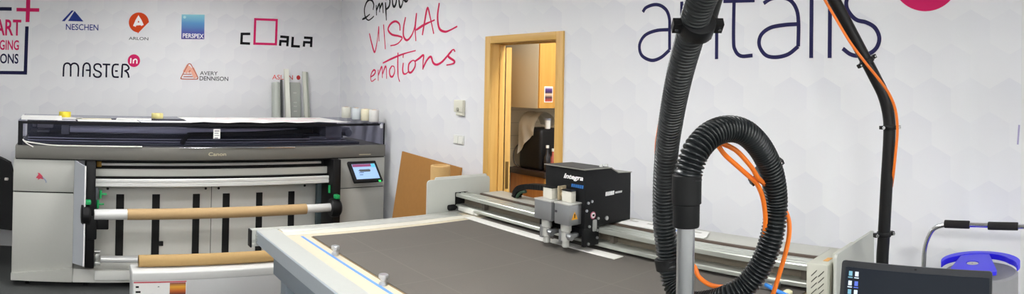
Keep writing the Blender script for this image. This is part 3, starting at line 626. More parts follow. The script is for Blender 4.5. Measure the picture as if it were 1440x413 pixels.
dk = mat('carriage_dark', '#3a3d48', .5); dk2 = mat('carriage_slate', '#70727f', .45, .2)
b = MB(); b.box(PX0+.06, 2.56, 5.22, 5.86, HZ0, 1.155, .004); b.box(PX0+.1, 2.5, 5.45, 5.8, 1.155, 1.21, .004); b.box(PX0+.06, 2.6, 5.82, 5.90, 1.14, 1.31); b.build('carriage_bed', dk, P)
b = MB(); b.box(.02, 2.0, 5.33, 5.42, 1.226, 1.272, .004); b.build('carriage_rail', mat('rail_slate', '#b4b4c6', .35, .4), P)
b = MB(); b.box(-.05, .015, 5.31, 5.43, 1.21, 1.275, .006); b.build('rail_end', dk2, P)
b = MB(); b.box(-.25, -.12, 5.28, 5.42, 1.262, 1.296, .004); b.box(-.25, -.15, 5.28, 5.42, 1.225, 1.245, .004); b.box(-.29, -.26, 5.28, 5.36, 1.27, 1.295, .003); b.build('electronics_block', mat('grey_block', '#85858f', .5), P)
b = MB(); b.box(PX0+.1, 2.45, 5.30, 5.32, 1.176, 1.182); b.box(PX0+.1, 2.45, 5.27, 5.29, 1.158, 1.164); b.build('bed_edge', mat('rail_slate', '#b4b4c6', .35, .4), P)
b = MB(); arc = [(.95, 5.24, 1.142), (.955, 5.24, 1.16), (.97, 5.24, 1.19), (1.0, 5.24, 1.215), (1.06, 5.24, 1.228), (1.6, 5.24, 1.236), (2.1, 5.24, 1.262)]
pp = catmull(arc, 6)
for a_, c_ in zip(pp, pp[1:]):
    dd = (c_-a_).normalized(); nn = Vector((-dd.z, 0, dd.x))*.016
    b.hexa([a_-nn+Vector((0, -.02, 0)), c_-nn+Vector((0, -.02, 0)), c_-nn+Vector((0, .03, 0)), a_-nn+Vector((0, .03, 0)), a_+nn+Vector((0, -.02, 0)), c_+nn+Vector((0, -.02, 0)), c_+nn+Vector((0, .03, 0)), a_+nn+Vector((0, .03, 0))])
b.build('cable_chain', black_matte, P)
b = MB(); b.box(2.26, 2.42, 5.3, 5.6, 1.155, 1.29, .01); b.box(2.42, 2.52, 5.34, 5.5, 1.23, 1.275, .006); b.cyl((2.50, 5.33, 1.225), (2.50, 5.45, 1.225), .035); b.box(2.1, 2.26, 5.3, 5.5, 1.165, 1.20, .008); b.build('print_carriage', dk2, P)
onH = lambda u, v, d: (u, PF-.006-d, v)
b = MB(); b.flat([(1.188, 1.204), (1.245, 1.204), (1.245, 1.283), (1.188, 1.283)], onH, .0015); tg = b.build('hood_label', paper, P); tg['label'] = 'white notice label stuck on the smoked hood'
b = MB()
for k, (w0, hh) in enumerate(((.040, .010), (.034, .008), (.04, .006), (.03, .010))):
    z = 1.272-k*.019; b.flat([(1.197, z-hh), (1.197+w0, z-hh), (1.197+w0, z), (1.197, z)], onH, .0025)
b.build('label_print', mat('pale_grey_print', '#9a9aa0', .6), tg)

# ------------------------------------------------------------------ things on and around the printer
HT = HZ1+.006
def sheet(name, x, y, w, d, rz, label, cat, z=0., group=None, m=paper, curl=.0, th=.0016):
    root = None
    b = MB(); nx = 14; ny = 6
    c, s_ = math.cos(rz), math.sin(rz)
    V = []
    for layer in (0, 1):
        for j in range(ny+1):
            for i in range(nx+1):
                u = (i/nx-.5)*w; v = (j/ny-.5)*d
                zz = HT+z+layer*th+.0006
                if curl and j == 0: zz += curl*(1+math.sin(i*1.9+x*7))
                V.append(b.bm.verts.new((x+u*c-v*s_, y+u*s_+v*c, zz)))
    S = (nx+1)*(ny+1); id_ = lambda l, i, j: V[l*S+j*(nx+1)+i]
    for j in range(ny):
        for i in range(nx):
            b.bm.faces.new((id_(1, i, j), id_(1, i+1, j), id_(1, i+1, j+1), id_(1, i, j+1)))
            b.bm.faces.new((id_(0, i, j), id_(0, i, j+1), id_(0, i+1, j+1), id_(0, i+1, j)))
    for i in range(nx):
        b.bm.faces.new((id_(0, i, 0), id_(0, i+1, 0), id_(1, i+1, 0), id_(1, i, 0))); b.bm.faces.new((id_(0, i, ny), id_(1, i, ny), id_(1, i+1, ny), id_(0, i+1, ny)))
    for j in range(ny):
        b.bm.faces.new((id_(0, 0, j), id_(1, 0, j), id_(1, 0, j+1), id_(0, 0, j+1))); b.bm.faces.new((id_(0, nx, j), id_(0, nx, j+1), id_(1, nx, j+1), id_(1, nx, j)))
    return tag(b.build(name, m, None, 30), label, cat, group)
cream = mat('cream_paper', '#e6dfc8', .7, noise=.02)
sheet('paper_stack', -.215, 5.30, .33, .24, .03, 'white paper stack at the left end of the printer hood', 'paper', m=paper, th=.022)
sheet('paper_sheet', -.03, 5.47, .30, .24, -.1, 'white sheet lying behind the paper stack, by the bright yellow tape', 'paper')
sheet('paper_sheet', -.01, 5.215, .15, .15, .05, 'small grey-white sheet on the hood edge touching the paper stack', 'paper', m=mat('grey_paper', '#bdbcc4', .7, noise=.02))
sheet('paper_sheet', .33, 5.24, .50, .20, .02, 'long white sheet at the hood edge below the cream strip', 'paper')
sheet('paper_sheet', .22, 5.44, .30, .13, .0, 'cream strip of paper lying right of the bright yellow tape', 'paper', m=cream)
sheet('paper_sheet', .57, 5.50, .30, .22, -.12, 'white tilted sheet lying left of the pale yellow tape', 'paper')
sheet('paper_sheet', .80, 5.23, .42, .18, .03, 'white sheet at the hood edge below the pale yellow tape', 'paper', m=mat('bluish_paper', '#e6e8f2', .7, noise=.02))
po = thing('poster_print', (1.72, 5.48, HT), 'long white poster with faint pink print covering the right half of the hood', 'poster')
pm = sheet('poster_sheet', 1.72, 5.50, 1.42, .72, .0, None, None, curl=.004)
pm.parent = po; pm.location = pm.location-Vector(po.location)
fp = lambda u, v, d: (u, v, HT+.0030+d)
random.seed(3)
for k in range(22):
    x0 = 1.1+random.random()*1.1; y0_ = 5.22+random.random()*.5; w0 = .05+random.random()*.18
    b = MB(); b.flat([(x0, y0_), (x0+w0, y0_), (x0+w0, y0_+.012), (x0, y0_+.012)], fp, .0002+.0001*k); b.build('pink_print', mat('faint_pink_print', '#ecc9cf', .7), po)
def tape_roll(x, y, m, label):
    t_ = thing('tape_roll', (x, y, HT), label, 'tape', 'rolls of yellow tape')
    b = MB(); b.lathe((x, y, HT), [(.030, .002), (.05, .002), (.052, .006), (.052, .044), (.05, .048), (.030, .048), (.030, .002)], 32); b.build('tape_winding', m, t_)
    b = MB(); b.lathe((x, y, HT), [(.026, .0), (.0305, .0), (.0305, .049), (.026, .049), (.026, 0)], 32); b.build('core', kraft_light, t_)
tape_roll(-.025, 5.60, mat('yellow_tape', '#e6d23c', .5), 'bright yellow tape roll on the left part of the printer hood')
tape_roll(.79, 5.62, mat('pale_yellow_tape', '#ddd28e', .5), 'pale yellow tape roll on the middle of the printer hood')
for yy, c1, lb in ((5.82, '#e9e7da', 'off-white small roll, first in the row of four, closest to the wall'), (5.585, '#dfe5e8', 'bluish white small roll, second from the back at the hood end'),
               (5.385, '#e9e2c6', 'cream small roll, third from the back at the hood end'), (5.215, '#dcdad6', 'grey-white small roll at the hood front corner')):
    t_ = thing('label_roll', (2.70, yy, HT), lb, 'roll', 'four small rolls on the hood')
    b = MB(); b.lathe((2.70, yy, HT), [(.020, .001), (.044, .001), (.046, .004), (.046, .106), (.044, .109), (.020, .109), (.020, .001)], 28); b.build('roll_winding', mat('roll_'+c1[1:], c1, .6), t_)
    b = MB(); b.lathe((2.70, yy, HT), [(.017, 0), (.0205, 0), (.0205, .111), (.017, .111), (.017, 0)], 24); b.build('core', kraft_light, t_)
# white cord on the band
cd = thing('white_cord', (D['white_cord'][0][0], 5.1, 1.132), 'thin white cord lying along the left end of the taupe band', 'cord')
b = MB(); b.tube(catmull([(x, y-.015, max(z, 1.138)) for x, y, z in D['white_cord']]+[(.6, 5.105, 1.138)], 6), .0055, 8); b.tube(catmull([(x, y-.022, z) for x, y, z in D['white_tail']], 6), .005, 8); b.build('cord', mat('white_cord', '#e8e6e0', .5), cd)

# rolls and boards leaning behind the printer
def lean(u0, u1, z, w, r, m, name, label, flatw=None, fwd=0., group='rolls and strips leaning on the far wall'):
    t_ = thing(name, (u0, WA-.2, 0), label, 'roll' if flatw is None else 'strip', group)
    b = MB(); yb, yt = WA-.24-fwd, WA-.004-r-.012-fwd*.9
    if flatw is None:
        b.cyl((u0, yb, .01), (u1, yt, z), r, seg=28, bev=r*.35)
    else:
        b.hexa([(u0-w/2, yb-r, 0), (u0+w/2, yb-r, 0), (u0+w/2, yb+r, 0), (u0-w/2, yb+r, 0), (u1-w/2, yt-r, z), (u1+w/2, yt-r, z), (u1+w/2, yt+r, z), (u1-w/2, yt+r, z)])
    b.build('roll_body' if flatw is None else 'strip_body', m, t_)
    return t_, yb, yt
lean(2.095, 2.095, 1.675, 0, .046, mat('grey_film', '#a9ada6', .4), 'film_roll', 'thick grey-green film roll leaning behind the printer under the red capitals')
lean(2.175, 2.165, 1.70, .018, .012, mat('dark_strip', '#4c4e4e', .5), 'edge_strip', 'thin dark strip leaning between the grey roll and pale strip', flatw=1)
lean(2.236, 2.196, 1.812, .048, .016, mat('pale_strip', '#dedfd4', .45), 'edge_strip', 'tall pale strip leaning in front of the red capitals', flatw=1, fwd=.06)
t_, yb, yt = lean(2.315, 2.305, 1.675, .125, .014, mat('grey_board', '#9fa39c', .5), 'board_strip', 'grey board with faint marks leaning beside the tall pale strip', flatw=1)
for zz in (1.56, 1.46, 1.42, 1.37):
    f = zz/1.675; yy = yb+(yt-yb)*f-.016
    MB().box(2.29, 2.325, yy-.002, yy+.0, zz, zz+.012).build('mark', mat('pale_marks', '#c6c9c2', .5), t_)
lean(2.435, 2.395, 1.79, .034, .012, mat('pale_strip_b', '#cfd0c4', .45), 'edge_strip', 'pale strip leaning next to the grey board, away from the tall pale strip', flatw=1, fwd=.06)
lean(2.475, 2.428, 1.785, 0, .026, mat('grey_green_tube', '#a3a79c', .4), 'film_roll', 'slim tall grey-green roll leaning behind the printer, nearest the room corner')

# office chair at the left edge
CX, CY = -.84, 5.35
ch = thing('office_chair', (CX, CY, 0), 'black office chair with high rounded back beside the white printer cabinet', 'chair')
fab = mat('black_chair_fabric', '#0d0d0f', .9, noise=.2, bump=.3)
b = MB(); b.box(CX-.23, CX+.21, CY-.27, CY+.22, .42, .53, .045, 3); b.build('seat', fab, ch)
t = bmesh.new(); bmesh.ops.create_grid(t, x_segments=14, y_segments=14, size=.5)
bmesh.ops.solidify(t, geom=t.faces[:], thickness=.12)
for v in t.verts:
    u, w = v.co.x*2, v.co.y*2
    sx = .385*(1-.10*max(0, w)**3); hx = v.co.z
    k = (1-abs(u)**3.5*.0)
    top = .99-.07*abs(u)**2.6
    z = .36+(top-.36)*(w+1)/2
    v.co = Vector((CX+u*sx, CY+.22-.06*(1-u*u)*-1+hx*.9+.05*(w+1), z))
bb = MB(); bb.merge(t); bk = bb.build('backrest', fab, ch, 60)
for x_ in (CX+.24, CX+.315):
    b = MB(); b.box(x_, x_+.032, CY+.05, CY+.09, .797, .815, .004)
    o = b.build('clip', mat('pale_clip', '#c9c4bc', .5), ch); o['label'] = 'small pale clip on the black backrest'
b = MB(); b.cyl((CX, CY, .10), (CX, CY, .43), .028); b.build('gas_lift', black_plastic, ch)
b = MB()
for k in range(5):
    a_ = 2*PI*k/5+.3; b.tube([(CX, CY, .10), (CX+.21*math.cos(a_), CY+.21*math.sin(a_), .075)], lambda i: (.028, .018)[i], 10)
b.build('star_base', black_plastic, ch)
for k in range(5):
    a_ = 2*PI*k/5+.3; x, y = CX+.21*math.cos(a_), CY+.21*math.sin(a_)
    b = MB(); b.cyl((x-.02, y, .03), (x+.02, y, .03), .03, bev=.005); b.cyl((x, y, .03), (x, y, .075), .01); b.build('caster', black_plastic, ch)
b = MB(); b.box(CX-.04, CX+.04, CY+.16, CY+.26, .44, .70, .012); b.build('back_bracket', black_plastic, ch)
# long white carton and the kraft tube on it
ct = thing('shipping_carton', (1.1, 4.4, 0), 'long white carton on the floor in front of the printer', 'carton')
CB0, CB1, CYF, CYB = .460, 1.72, 4.30, 4.49
b = MB(); b.box(CB0, CB1, CYF, CYB, 0, .368, .008, 2); b.build('carton_body', mat('white_carton', '#c2c2c2', .65, noise=.02), ct)
b = MB(); b.box(CB0-.004, CB1+.004, CYF-.004, CYB+.004, .318, .378, .010, 3); b.build('carton_lid', mat('white_carton_lid', '#d2d2d0', .6, noise=.02), ct)
onC = lambda u, v, d: (u, CYF-.001-d, v)
onCl = lambda u, v, d: (u, CYF-.0045-d, v)
b = MB(); b.flat([(CB0+.008, .10), (.83, .10), (.83, .310), (CB0+.008, .310)], onC, .0012); lab = b.build('label_sheet', paper, ct); lab['label'] = 'white printed label on the front of the carton'
b = MB(); b.flat([(CB0+.008, .306), (.83, .306), (.83, .314), (CB0+.008, .314)], onC, .002); b.build('red_rule', mat('red_rule', '#c04852', .6), lab)
b = MB(); b.flat([(.715, .12), (.826, .12), (.826, .304), (.715, .304)], onC, .002); b.build('picture', gradient_mat('sunset_picture', [(0, '#3a1c46'), (.3, '#8a2348'), (.55, '#2d1830'), (.7, '#c7662c'), (.85, '#e2a83a'), (1, '#7a2844')], 2, .12-.0, .304), lab)
for zz, w0 in ((.286, .022), (.252, .034), (.228, .028)):
    b = MB(); b.flat([(.482, zz-.012), (.482+w0, zz-.012), (.482+w0, zz), (.482, zz)], onC, .002); b.build('label_print', blackink, lab)
b = MB(); b.flat([(.63, .277), (.645, .277), (.64, .284)], onC, .002); b.build('label_print', blackink, lab)
tb = thing('cardboard_tube', (1.1, 4.42, .378), 'kraft cardboard tube lying along the top of the white carton', 'tube')
b = MB(); b.lathe((.512, 4.425, .4195), [(.030, 0), (.040, .0), (.041, .003), (.041, 1.205), (.040, 1.208), (.030, 1.208), (.030, .0)], 32, 'x'); b.build('tube_wall', mat('kraft_tube', '#b2925f', .8, noise=.05, nscale=50), tb)

# brown board and upright tube by the right wall
bd = MB(); bd.hexa([(2.60, 4.80, 0), (2.60, 3.86, 0), (2.612, 3.86, 0), (2.612, 4.80, 0), (2.728, 4.735, 1.112), (2.728, 3.86, 1.078), (2.740, 3.86, 1.078), (2.740, 4.735, 1.112)])
tag(bd.build('cardboard_sheet', kraft_dark, None, 20), 'large brown cardboard sheet leaning on the wall behind the cutting table', 'cardboard')
ut = thing('cardboard_tube', (2.50, 3.79, 0), 'upright pale kraft tube standing in front of the cardboard sheet', 'tube')
b = MB(); b.lathe((2.50, 3.79, 0), [(.055, 0), (.070, 0), (.070, 1.114), (.066, 1.118), (.055, 1.118), (.053, 1.114), (.053, .004), (.055, 0)], 36); b.build('tube_wall', kraft_light, ut)

# switches
sw = thing('wall_switch', (WB-.004, 4.06, 1.264), 'white double light switch on the wall left of the door', 'switch')
b = MB(); b.box(WB-.012, WB-.0035, 3.992, 4.13, 1.228, 1.30, .003); b.build('switch_frame', white_plastic, sw)
for k in (0, 1):
    b = MB(); y_ = 4.002+k*.064; b.hexa([(WB-.018, y_, 1.236), (WB-.018, y_+.054, 1.236), (WB-.011, y_+.054, 1.236), (WB-.011, y_, 1.236), (WB-.013, y_, 1.292), (WB-.013, y_+.054, 1.292), (WB-.011, y_+.054, 1.292), (WB-.011, y_, 1.292)]); b.build('rocker', mat('switch_rocker', '#e8e8e0', .4), sw)
th = thing('wall_thermostat', (WB-.004, 4.05, 1.515), 'small cream wall control with a dial above the light switch', 'thermostat')
b = MB(); b.box(WB-.032, WB-.0035, 3.985, 4.105, 1.478, 1.572, .006); b.build('housing', mat('cream_plastic', '#e2e0d0', .45), th)
b = MB(); b.box(WB-.026, WB-.0035, 3.99, 4.085, 1.452, 1.477, .005); b.build('lower_cover', mat('cream_plastic', '#e2e0d0', .45), th)
b = MB(); b.lathe((WB-.032, 4.045, 1.500), [(.014, 0), (.014, -.008), (.010, -.010), (0, -.010)], 20, 'x'); b.build('dial', mat('grey_dial', '#a8a698', .5), th)

# ------------------------------------------------------------------ kitchenette
wc = thing('wall_cabinet', (3.9, 3.95, 1.512), 'oak-fronted wall cabinet with grey side seen through the doorway', 'cabinet')
b = MB(); b.box(3.40, 5.0, 3.78, 4.215, 1.512, 2.35, .002); b.build('carcass', mat('beige_grey_laminate', '#b9ae97', .5), wc)
for k in range(3):
    x0 = 3.402+k*.5; dd_ = MB().box(x0, x0+.495, 3.760, 3.7795, 1.514, 2.348, .002).build('door', oak_cab, wc)
    MB().cyl((x0+.46, 3.745, 1.56), (x0+.46, 3.745, 1.68), .006).build('handle', alu, dd_)
pc = MB(); pc.box(3.452, 3.542, 3.757, 3.7595, 1.562, 1.688); pcr = pc.build('photo_card', paper); tag(pcr, 'small colourful photo card stuck on the oak cabinet door', 'card')
b = MB(); b.box(3.458, 3.536, 3.7555, 3.757, 1.568, 1.682); b.build('picture', gradient_mat('card_picture', [(0, '#b04a3a'), (.3, '#2c2433'), (.5, '#d8b49a'), (.62, '#27203a'), (.85, '#5b3a7a'), (1, '#c9c2d2')], 2, .006, .12), pcr)
wt = MB(); wt.box(3.468, 5.0, 3.757, 4.217, .955, 1.0, .003); tag(wt.build('worktop', mat('dark_brown_worktop', '#2a1d18', .4, noise=.1)), 'dark brown worktop seen through the doorway', 'worktop')
bc = thing('base_cabinet', (4.2, 4.0, 0), 'red-brown base cabinet under the dark worktop', 'cabinet')
b = MB(); b.box(3.495, 4.98, 3.80, 4.215, .08, .954, .002); b.build('carcass', brown_wood, bc)
for k in range(3):
    x0 = 3.5+k*.49; q_ = MB().box(x0, x0+.485, 3.782, 3.7995, .09, .945, .002).build('door', oak_cab, bc); MB().cyl((x0+.45, 3.768, .75), (x0+.45, 3.768, .87), .006).build('handle', alu, q_)
b = MB(); b.box(3.51, 4.96, 3.84, 4.2, 0, .08); b.build('toe_kick', black_matte, bc)
km = thing('coffee_machine', (3.62, 3.98, 1.0), 'black machine on the dark worktop under a white towel', 'coffee machine')
b = MB(); b.box(3.50, 3.76, 3.845, 4.12, 1.0, 1.34, .03, 3); b.build('housing', black_plastic, km)
b = MB(); b.tube(catmull([(3.51, 4.10, 1.22), (3.487, 4.155, 1.15), (3.49, 4.165, 1.05), (3.52, 4.14, 1.006)], 6), .006, 8); b.build('power_cord', mat('dark_cord', '#4a443c', .6), km)
tw_ = MB(); NX, NY = 10, 16; grid = []
for j in range(NY+1):
    row = []
    for i in range(NX+1):
        u = i/NX; v = j/NY
        y = 3.905+u*.205+.012*math.sin(v*5)
        if v < .45: x = 3.74-v/.45*.25; z = 1.352+.12*math.sin(v/.45*PI)**.6+.006*math.sin(u*9)
        else:
            q = (v-.45)/.55; x = 3.487-.010*math.sin(u*11+q*2); z = 1.345-q*(.06+.20*max(0, u-.15))
            y += q*.02
        row.append(tw_.bm.verts.new((x, y, z)))
    grid.append(row)
for j in range(NY):
    for i in range(NX): tw_.bm.faces.new((grid[j][i], grid[j][i+1], grid[j+1][i+1], grid[j+1][i]))
bmesh.ops.solidify(tw_.bm, geom=tw_.bm.faces[:], thickness=.006)
tag(tw_.build('towel', mat('white_towel', '#f0ece2', .95, noise=.04, bump=.4), None, 60), 'white towel draped over the black machine in the doorway', 'towel')
for x, y, r, h, c_, lb in ((3.535, 3.80, .028, .19, '#1b1b20', 'dark bottle on the worktop front edge by the machine'), (3.60, 3.80, .026, .16, '#9a4a3a', 'reddish bottle on the worktop behind the dark bottle'),):
    bt = thing('bottle', (x, y, 1.0), lb, 'bottle', 'bottles on the kitchenette worktop')
    b = MB(); b.lathe((x, y, 1.0), [(r*.9, 0), (r, .006), (r, h*.62), (r*.45, h*.8), (r*.4, h)], 20); b.build('bottle_body', mat('bottle_'+c_[1:], c_, .25), bt)
    b = MB(); b.lathe((x, y, 1.0), [(r*.48, h), (r*.48, h+.022), (0, h+.022)], 16); b.build('cap', white_plastic, bt)
cupb = thing('canister', (3.60, 3.872, 1.34), 'small white canister standing on top of the black machine', 'canister')
b = MB(); b.lathe((3.60, 3.872, 1.34), [(.022, 0), (.024, .004), (.024, .07), (.0, .07)], 20); b.build('canister_body', white_plastic, cupb)
b = MB(); b.lathe((3.60, 3.872, 1.34), [(.026, .07), (.026, .085), (0, .085)], 20); b.build('lid', mat('blue_grey_lid', '#8c93a4', .4), cupb)
# ================================================================== flatbed cutting table
TZ = .92
T = thing('cutting_table', (1.83, 2.07, 0), 'large flatbed cutting table with a dark grey cutting mat', 'table')
rail_grey = mat('blue_grey_rail', '#a9b0b6', .45, .1, noise=.03)
rail_top = mat('pale_rail_top', '#bcbeb9', .4, .15, noise=.03)
TX0, TX1, TY0, TY1 = .972, 2.70, .957, 3.14
b = MB(); b.prism([(TX0, .855), (TX0, .916), (TX0+.004, TZ), (1.085, TZ), (1.085, .855)], 'xz', TY0, 3.162); b.build('side_rail', rail_grey, T)
b = MB(); b.box(TX0+.005, 1.084, TY0+.002, 3.16, TZ, TZ+.0012); b.build('rail_cover', rail_top, T)
b = MB(); b.box(1.02, 2.66, 1.0, 3.02, .735, .855, .003); b.build('under_frame', mat('slate_frame', '#7d8790', .5, .1, noise=.04), T)
b = MB(); b.box(1.085, 2.66, TY0, 3.155, .86, .9195); b.build('bed_board', mat('cream_bed_board', '#cdc2aa', .6, noise=.03), T)
b = MB(); b.box(2.66, TX1, TY0, 3.162, .855, TZ, .002); b.build('side_rail', rail_grey, T)
# cutting mat with faint grid scores
matm = bpy.data.materials.new('grey_cutting_mat'); matm.use_nodes = True
nt = matm.node_tree; bs = nt.nodes['Principled BSDF']; bs.inputs['Roughness'].default_value = .8; bs.inputs['Specular IOR Level'].default_value = .25
tc = nt.nodes.new('ShaderNodeTexCoord'); n1 = nt.nodes.new('ShaderNodeTexNoise'); n1.inputs['Scale'].default_value = 300; n1.inputs['Detail'].default_value = 3
n2 = nt.nodes.new('ShaderNodeTexNoise'); n2.inputs['Scale'].default_value = 3.5; n2.inputs['Detail'].default_value = 5
sp = nt.nodes.new('ShaderNodeSeparateXYZ'); nt.links.new(tc.outputs['Object'], sp.inputs[0])
def mnode(op, a, b_=None, clamp=False):
    n = nt.nodes.new('ShaderNodeMath'); n.operation = op; n.use_clamp = clamp
    for i, v in enumerate((a, b_)):
        if v is None: continue
        if isinstance(v, (int, float)): n.inputs[i].default_value = v
        else: nt.links.new(v, n.inputs[i])
    return n.outputs[0]
def gline(src, pitch):
    f = mnode('FRACT', mnode('ADD', mnode('DIVIDE', src, pitch), 50.37)); return mnode('LESS_THAN', mnode('ABSOLUTE', mnode('SUBTRACT', f, .5)), .007)
gl = mnode('MAXIMUM', gline(sp.outputs[0], .52), gline(sp.outputs[1], .47))
nt.links.new(tc.outputs['Object'], n1.inputs['Vector']); nt.links.new(tc.outputs['Object'], n2.inputs['Vector'])
mxa = nt.nodes.new('ShaderNodeMix'); mxa.data_type = 'RGBA'; mxa.inputs['A'].default_value = lin('#5b5752'); mxa.inputs['B'].default_value = lin('#6b6660')
nt.links.new(mnode('ADD', mnode('MULTIPLY', n1.outputs['Fac'], .5), mnode('MULTIPLY', n2.outputs['Fac'], .5)), mxa.inputs['Factor'])
mxb = nt.nodes.new('ShaderNodeMix'); mxb.data_type = 'RGBA'; mxb.inputs['B'].default_value = lin('#7b766e')
nt.links.new(mxa.outputs['Result'], mxb.inputs['A']); nt.links.new(mnode('MULTIPLY', gl, .22), mxb.inputs['Factor']); nt.links.new(mxb.outputs['Result'], bs.inputs['Base Color'])
b = MB(); b.box(1.198, 2.63, 1.0, 2.966, .9195, .9215); b.build('mat_underlay', mat('dark_underlay', '#8a7656', .8), T)
b = MB(); b.box(1.203, 2.63, 1.0, 2.961, .9215, .925); b.build('cutting_mat', matm, T)
b = MB(); b.box(1.151, 1.165, 1.0, 2.992, .9195, .9205); o = b.build('marking_tape', mat('blue_tape', '#5f93dc', .5), T); o['label'] = 'blue tape strip along the left edge of the mat'
b = MB()
b.prism([(3.166, .838), (3.166, .850), (3.172, .852), (3.172, .866), (3.166, .868), (3.166, .921), (3.184, .921), (3.185, .917), (3.193, .917), (3.194, .921), (3.213, .921), (3.213, .838)], 'yz', .950, 2.66); b.build('end_rail', alu_white, T)
b = MB(); b.box(.942, .950, 3.164, 3.215, .832, .922, .003); b.build('rail_cap', black_plastic, T)
b = MB(); b.box(1.094, 2.20, 3.088, 3.165, TZ, .9235, .001); b.build('edge_plate', alu_white, T)
b = MB(); b.box(1.086, 2.62, 3.02, 3.088, TZ-.0004, .9215); b.build('edge_strip', mat('pale_edge_strip', '#d9d4c6', .5), T)
b = MB(); b.box(.976, 1.0, 3.166, 3.172, .862, .905, .002)
for z in (.872, .884, .896): b.box(.968, .976, 3.140, 3.166, z-.003, z+.003)
b.build('bracket', alu, T)
for x in (1.08, 2.6):
    for y in (1.1, 2.92):
        b = MB(); b.box(x-.04, x+.04, y-.04, y+.04, .04, .735, .004); lg = b.build('leg', mat('slate_frame', '#7d8790', .5, .1, noise=.04), T)
        b = MB(); b.lathe((x, y, 0), [(.035, 0), (.035, .012), (.014, .02), (.014, .045)], 20); b.build('foot', black_plastic, lg)
for y_ in (1.10, 2.92):
    b = MB(); b.box(1.1, 2.58, y_-.02, y_+.02, .25, .31, .003); b.build('cross_brace', mat('slate_frame', '#7d8790', .5, .1, noise=.04), T)
# chrome stop pins
pin_m = mat('satin_pin', '#cfd0d2', .3, .8)
def pin(x, y, label):
    p_ = thing('stop_pin', (x, y, .9205), label, 'pin', 'chrome pins on the table edge')
    b = MB(); b.lathe((x, y, .9205), [(.016, 0), (.017, .003), (.015, .012), (.012, .014), (.012, .024)], 24); b.build('base', pin_m, p_)
    b = MB(); b.lathe((x, y, .9205), [(.0125, .024), (.0185, .027), (.019, .030), (.019, .039), (.0175, .041), (0, .041)], 24); b.build('head', pin_m, p_)
pin(1.178, 2.625, 'chrome stop pin on the table edge, nearer the printer')
pin(1.178, 2.168, 'chrome stop pin on the table edge, nearer the camera')
# white strips under the beam
def strip(x0, x1, y0, y1, z, label):
    b = MB(); b.box(x0, x1, y0, y1, z, z+.0035, .0006); tag(b.build('board_strip', mat('white_board', '#eceae4', .5, noise=.02)), label, 'strip', 'white offcut strips under the gantry')
strip(2.156, 2.222, 2.34, 3.005, .9252, 'long white offcut strip lying under the far half of the gantry beam')
strip(2.172, 2.236, 1.885, 2.338, .9252, 'white offcut strip lying under the black cutting head')

# ------------------------------------------------------------------ gantry
G = thing('cutting_gantry', (2.35, 2.1, .925), 'aluminium gantry beam of two rails spanning the cutting table', 'gantry')
GY0, GY1 = .955, 3.232
rail_m = mat('grey_green_extrusion', '#b9bcb4', .32, .55, noise=.04)
b = MB()
b.prism([(2.25, 1.006), (2.25, 1.024), (2.253, 1.028), (2.268, 1.028), (2.270, 1.0235), (2.284, 1.0235), (2.286, 1.028), (2.304, 1.028), (2.306, 1.0235), (2.320, 1.0235), (2.322, 1.028), (2.345, 1.028), (2.345, 1.006)], 'xz', GY0, GY1)
b.build('upper_rail', rail_m, G)
b = MB(); b.prism([(2.25, .942), (2.25, .955), (2.254, .959), (2.315, .959), (2.315, .942)], 'xz', GY0, GY1); b.build('lower_rail', rail_m, G)
b = MB(); b.box(2.316, 2.322, GY0, GY1, .9425, 1.0058); b.build('web_panel', mat('khaki_web', '#7c7264', .6, noise=.05), G)
b = MB(); b.box(2.392, 2.54, GY0, 3.15, .985, 1.03, .002); b.build('rear_rail', mat('pale_rear_rail', '#c3c3bb', .4, .2, noise=.03), G)
b = MB(); b.box(2.374, 2.391, GY0, 3.152, .97, 1.029, .001); b.build('gap_shade_strip', mat('brown_gap_shade', '#574a40', .6), G)  # shade of the gap before the rear rail, painted as dark brown
for y in (3.0, 2.11, 2.0, 1.02):
    b = MB(); b.box(2.285, 2.3155, y-.012, y+.012, .959, 1.0058); b.build('spacer', mat('grey_spacer', '#6a635b', .5, .2), G)
b = MB(); b.box(2.246, 2.338, GY1, GY1+.004, .936, 1.031, .001); b.build('rail_cap', black_plastic, G)
def rrect(x0, x1, z0, z1, r, n=5):
    pts = []
    for cx, cz, a0 in ((x1-r, z1-r, 0), (x0+r, z1-r, PI/2), (x0+r, z0+r, PI), (x1-r, z0+r, 3*PI/2)):
        for k in range(n+1): a_ = a0+PI/2*k/n; pts.append((cx+r*math.cos(a_), cz+r*math.sin(a_)))
    return pts
plate_m = mat('light_grey_cover', '#bdbfb8', .45, .05, noise=.02)
b = MB(); b.prism(rrect(2.045, 2.515, .86, 1.116, .022), 'xz', 3.237, 3.249, .001); b.build('end_plate', plate_m, G)
b = MB(); b.prism(rrect(2.11, 2.50, .90, 1.128, .012), 'xz', 3.2495, 3.262, .001); b.build('backing_plate', mat('pale_grey_cover', '#c9cbc5', .45, noise=.02), G)
b = MB(); b.prism(rrect(2.16, 2.60, .86, 1.105, .02), 'xz', .835, .847, .001); b.build('end_plate', plate_m, G)
b = MB(); b.box(2.252, 2.285, 3.02, 3.21, .926, .9375, .002); b.box(2.256, 2.283, 3.06, 3.10, .9376, .952, .002); b.box(2.24, 2.25, 3.04, 3.19, .928, .955, .002); b.build('carriage_block', mat('white_block', '#dcdcd6', .45), G)
b = MB(); b.cyl((2.19, 3.222, .944), (2.235, 3.222, .944), .018, bev=.004); b.cyl((2.235, 3.222, .944), (2.25, 3.222, .944), .008); b.build('bearing', black_plastic, G)
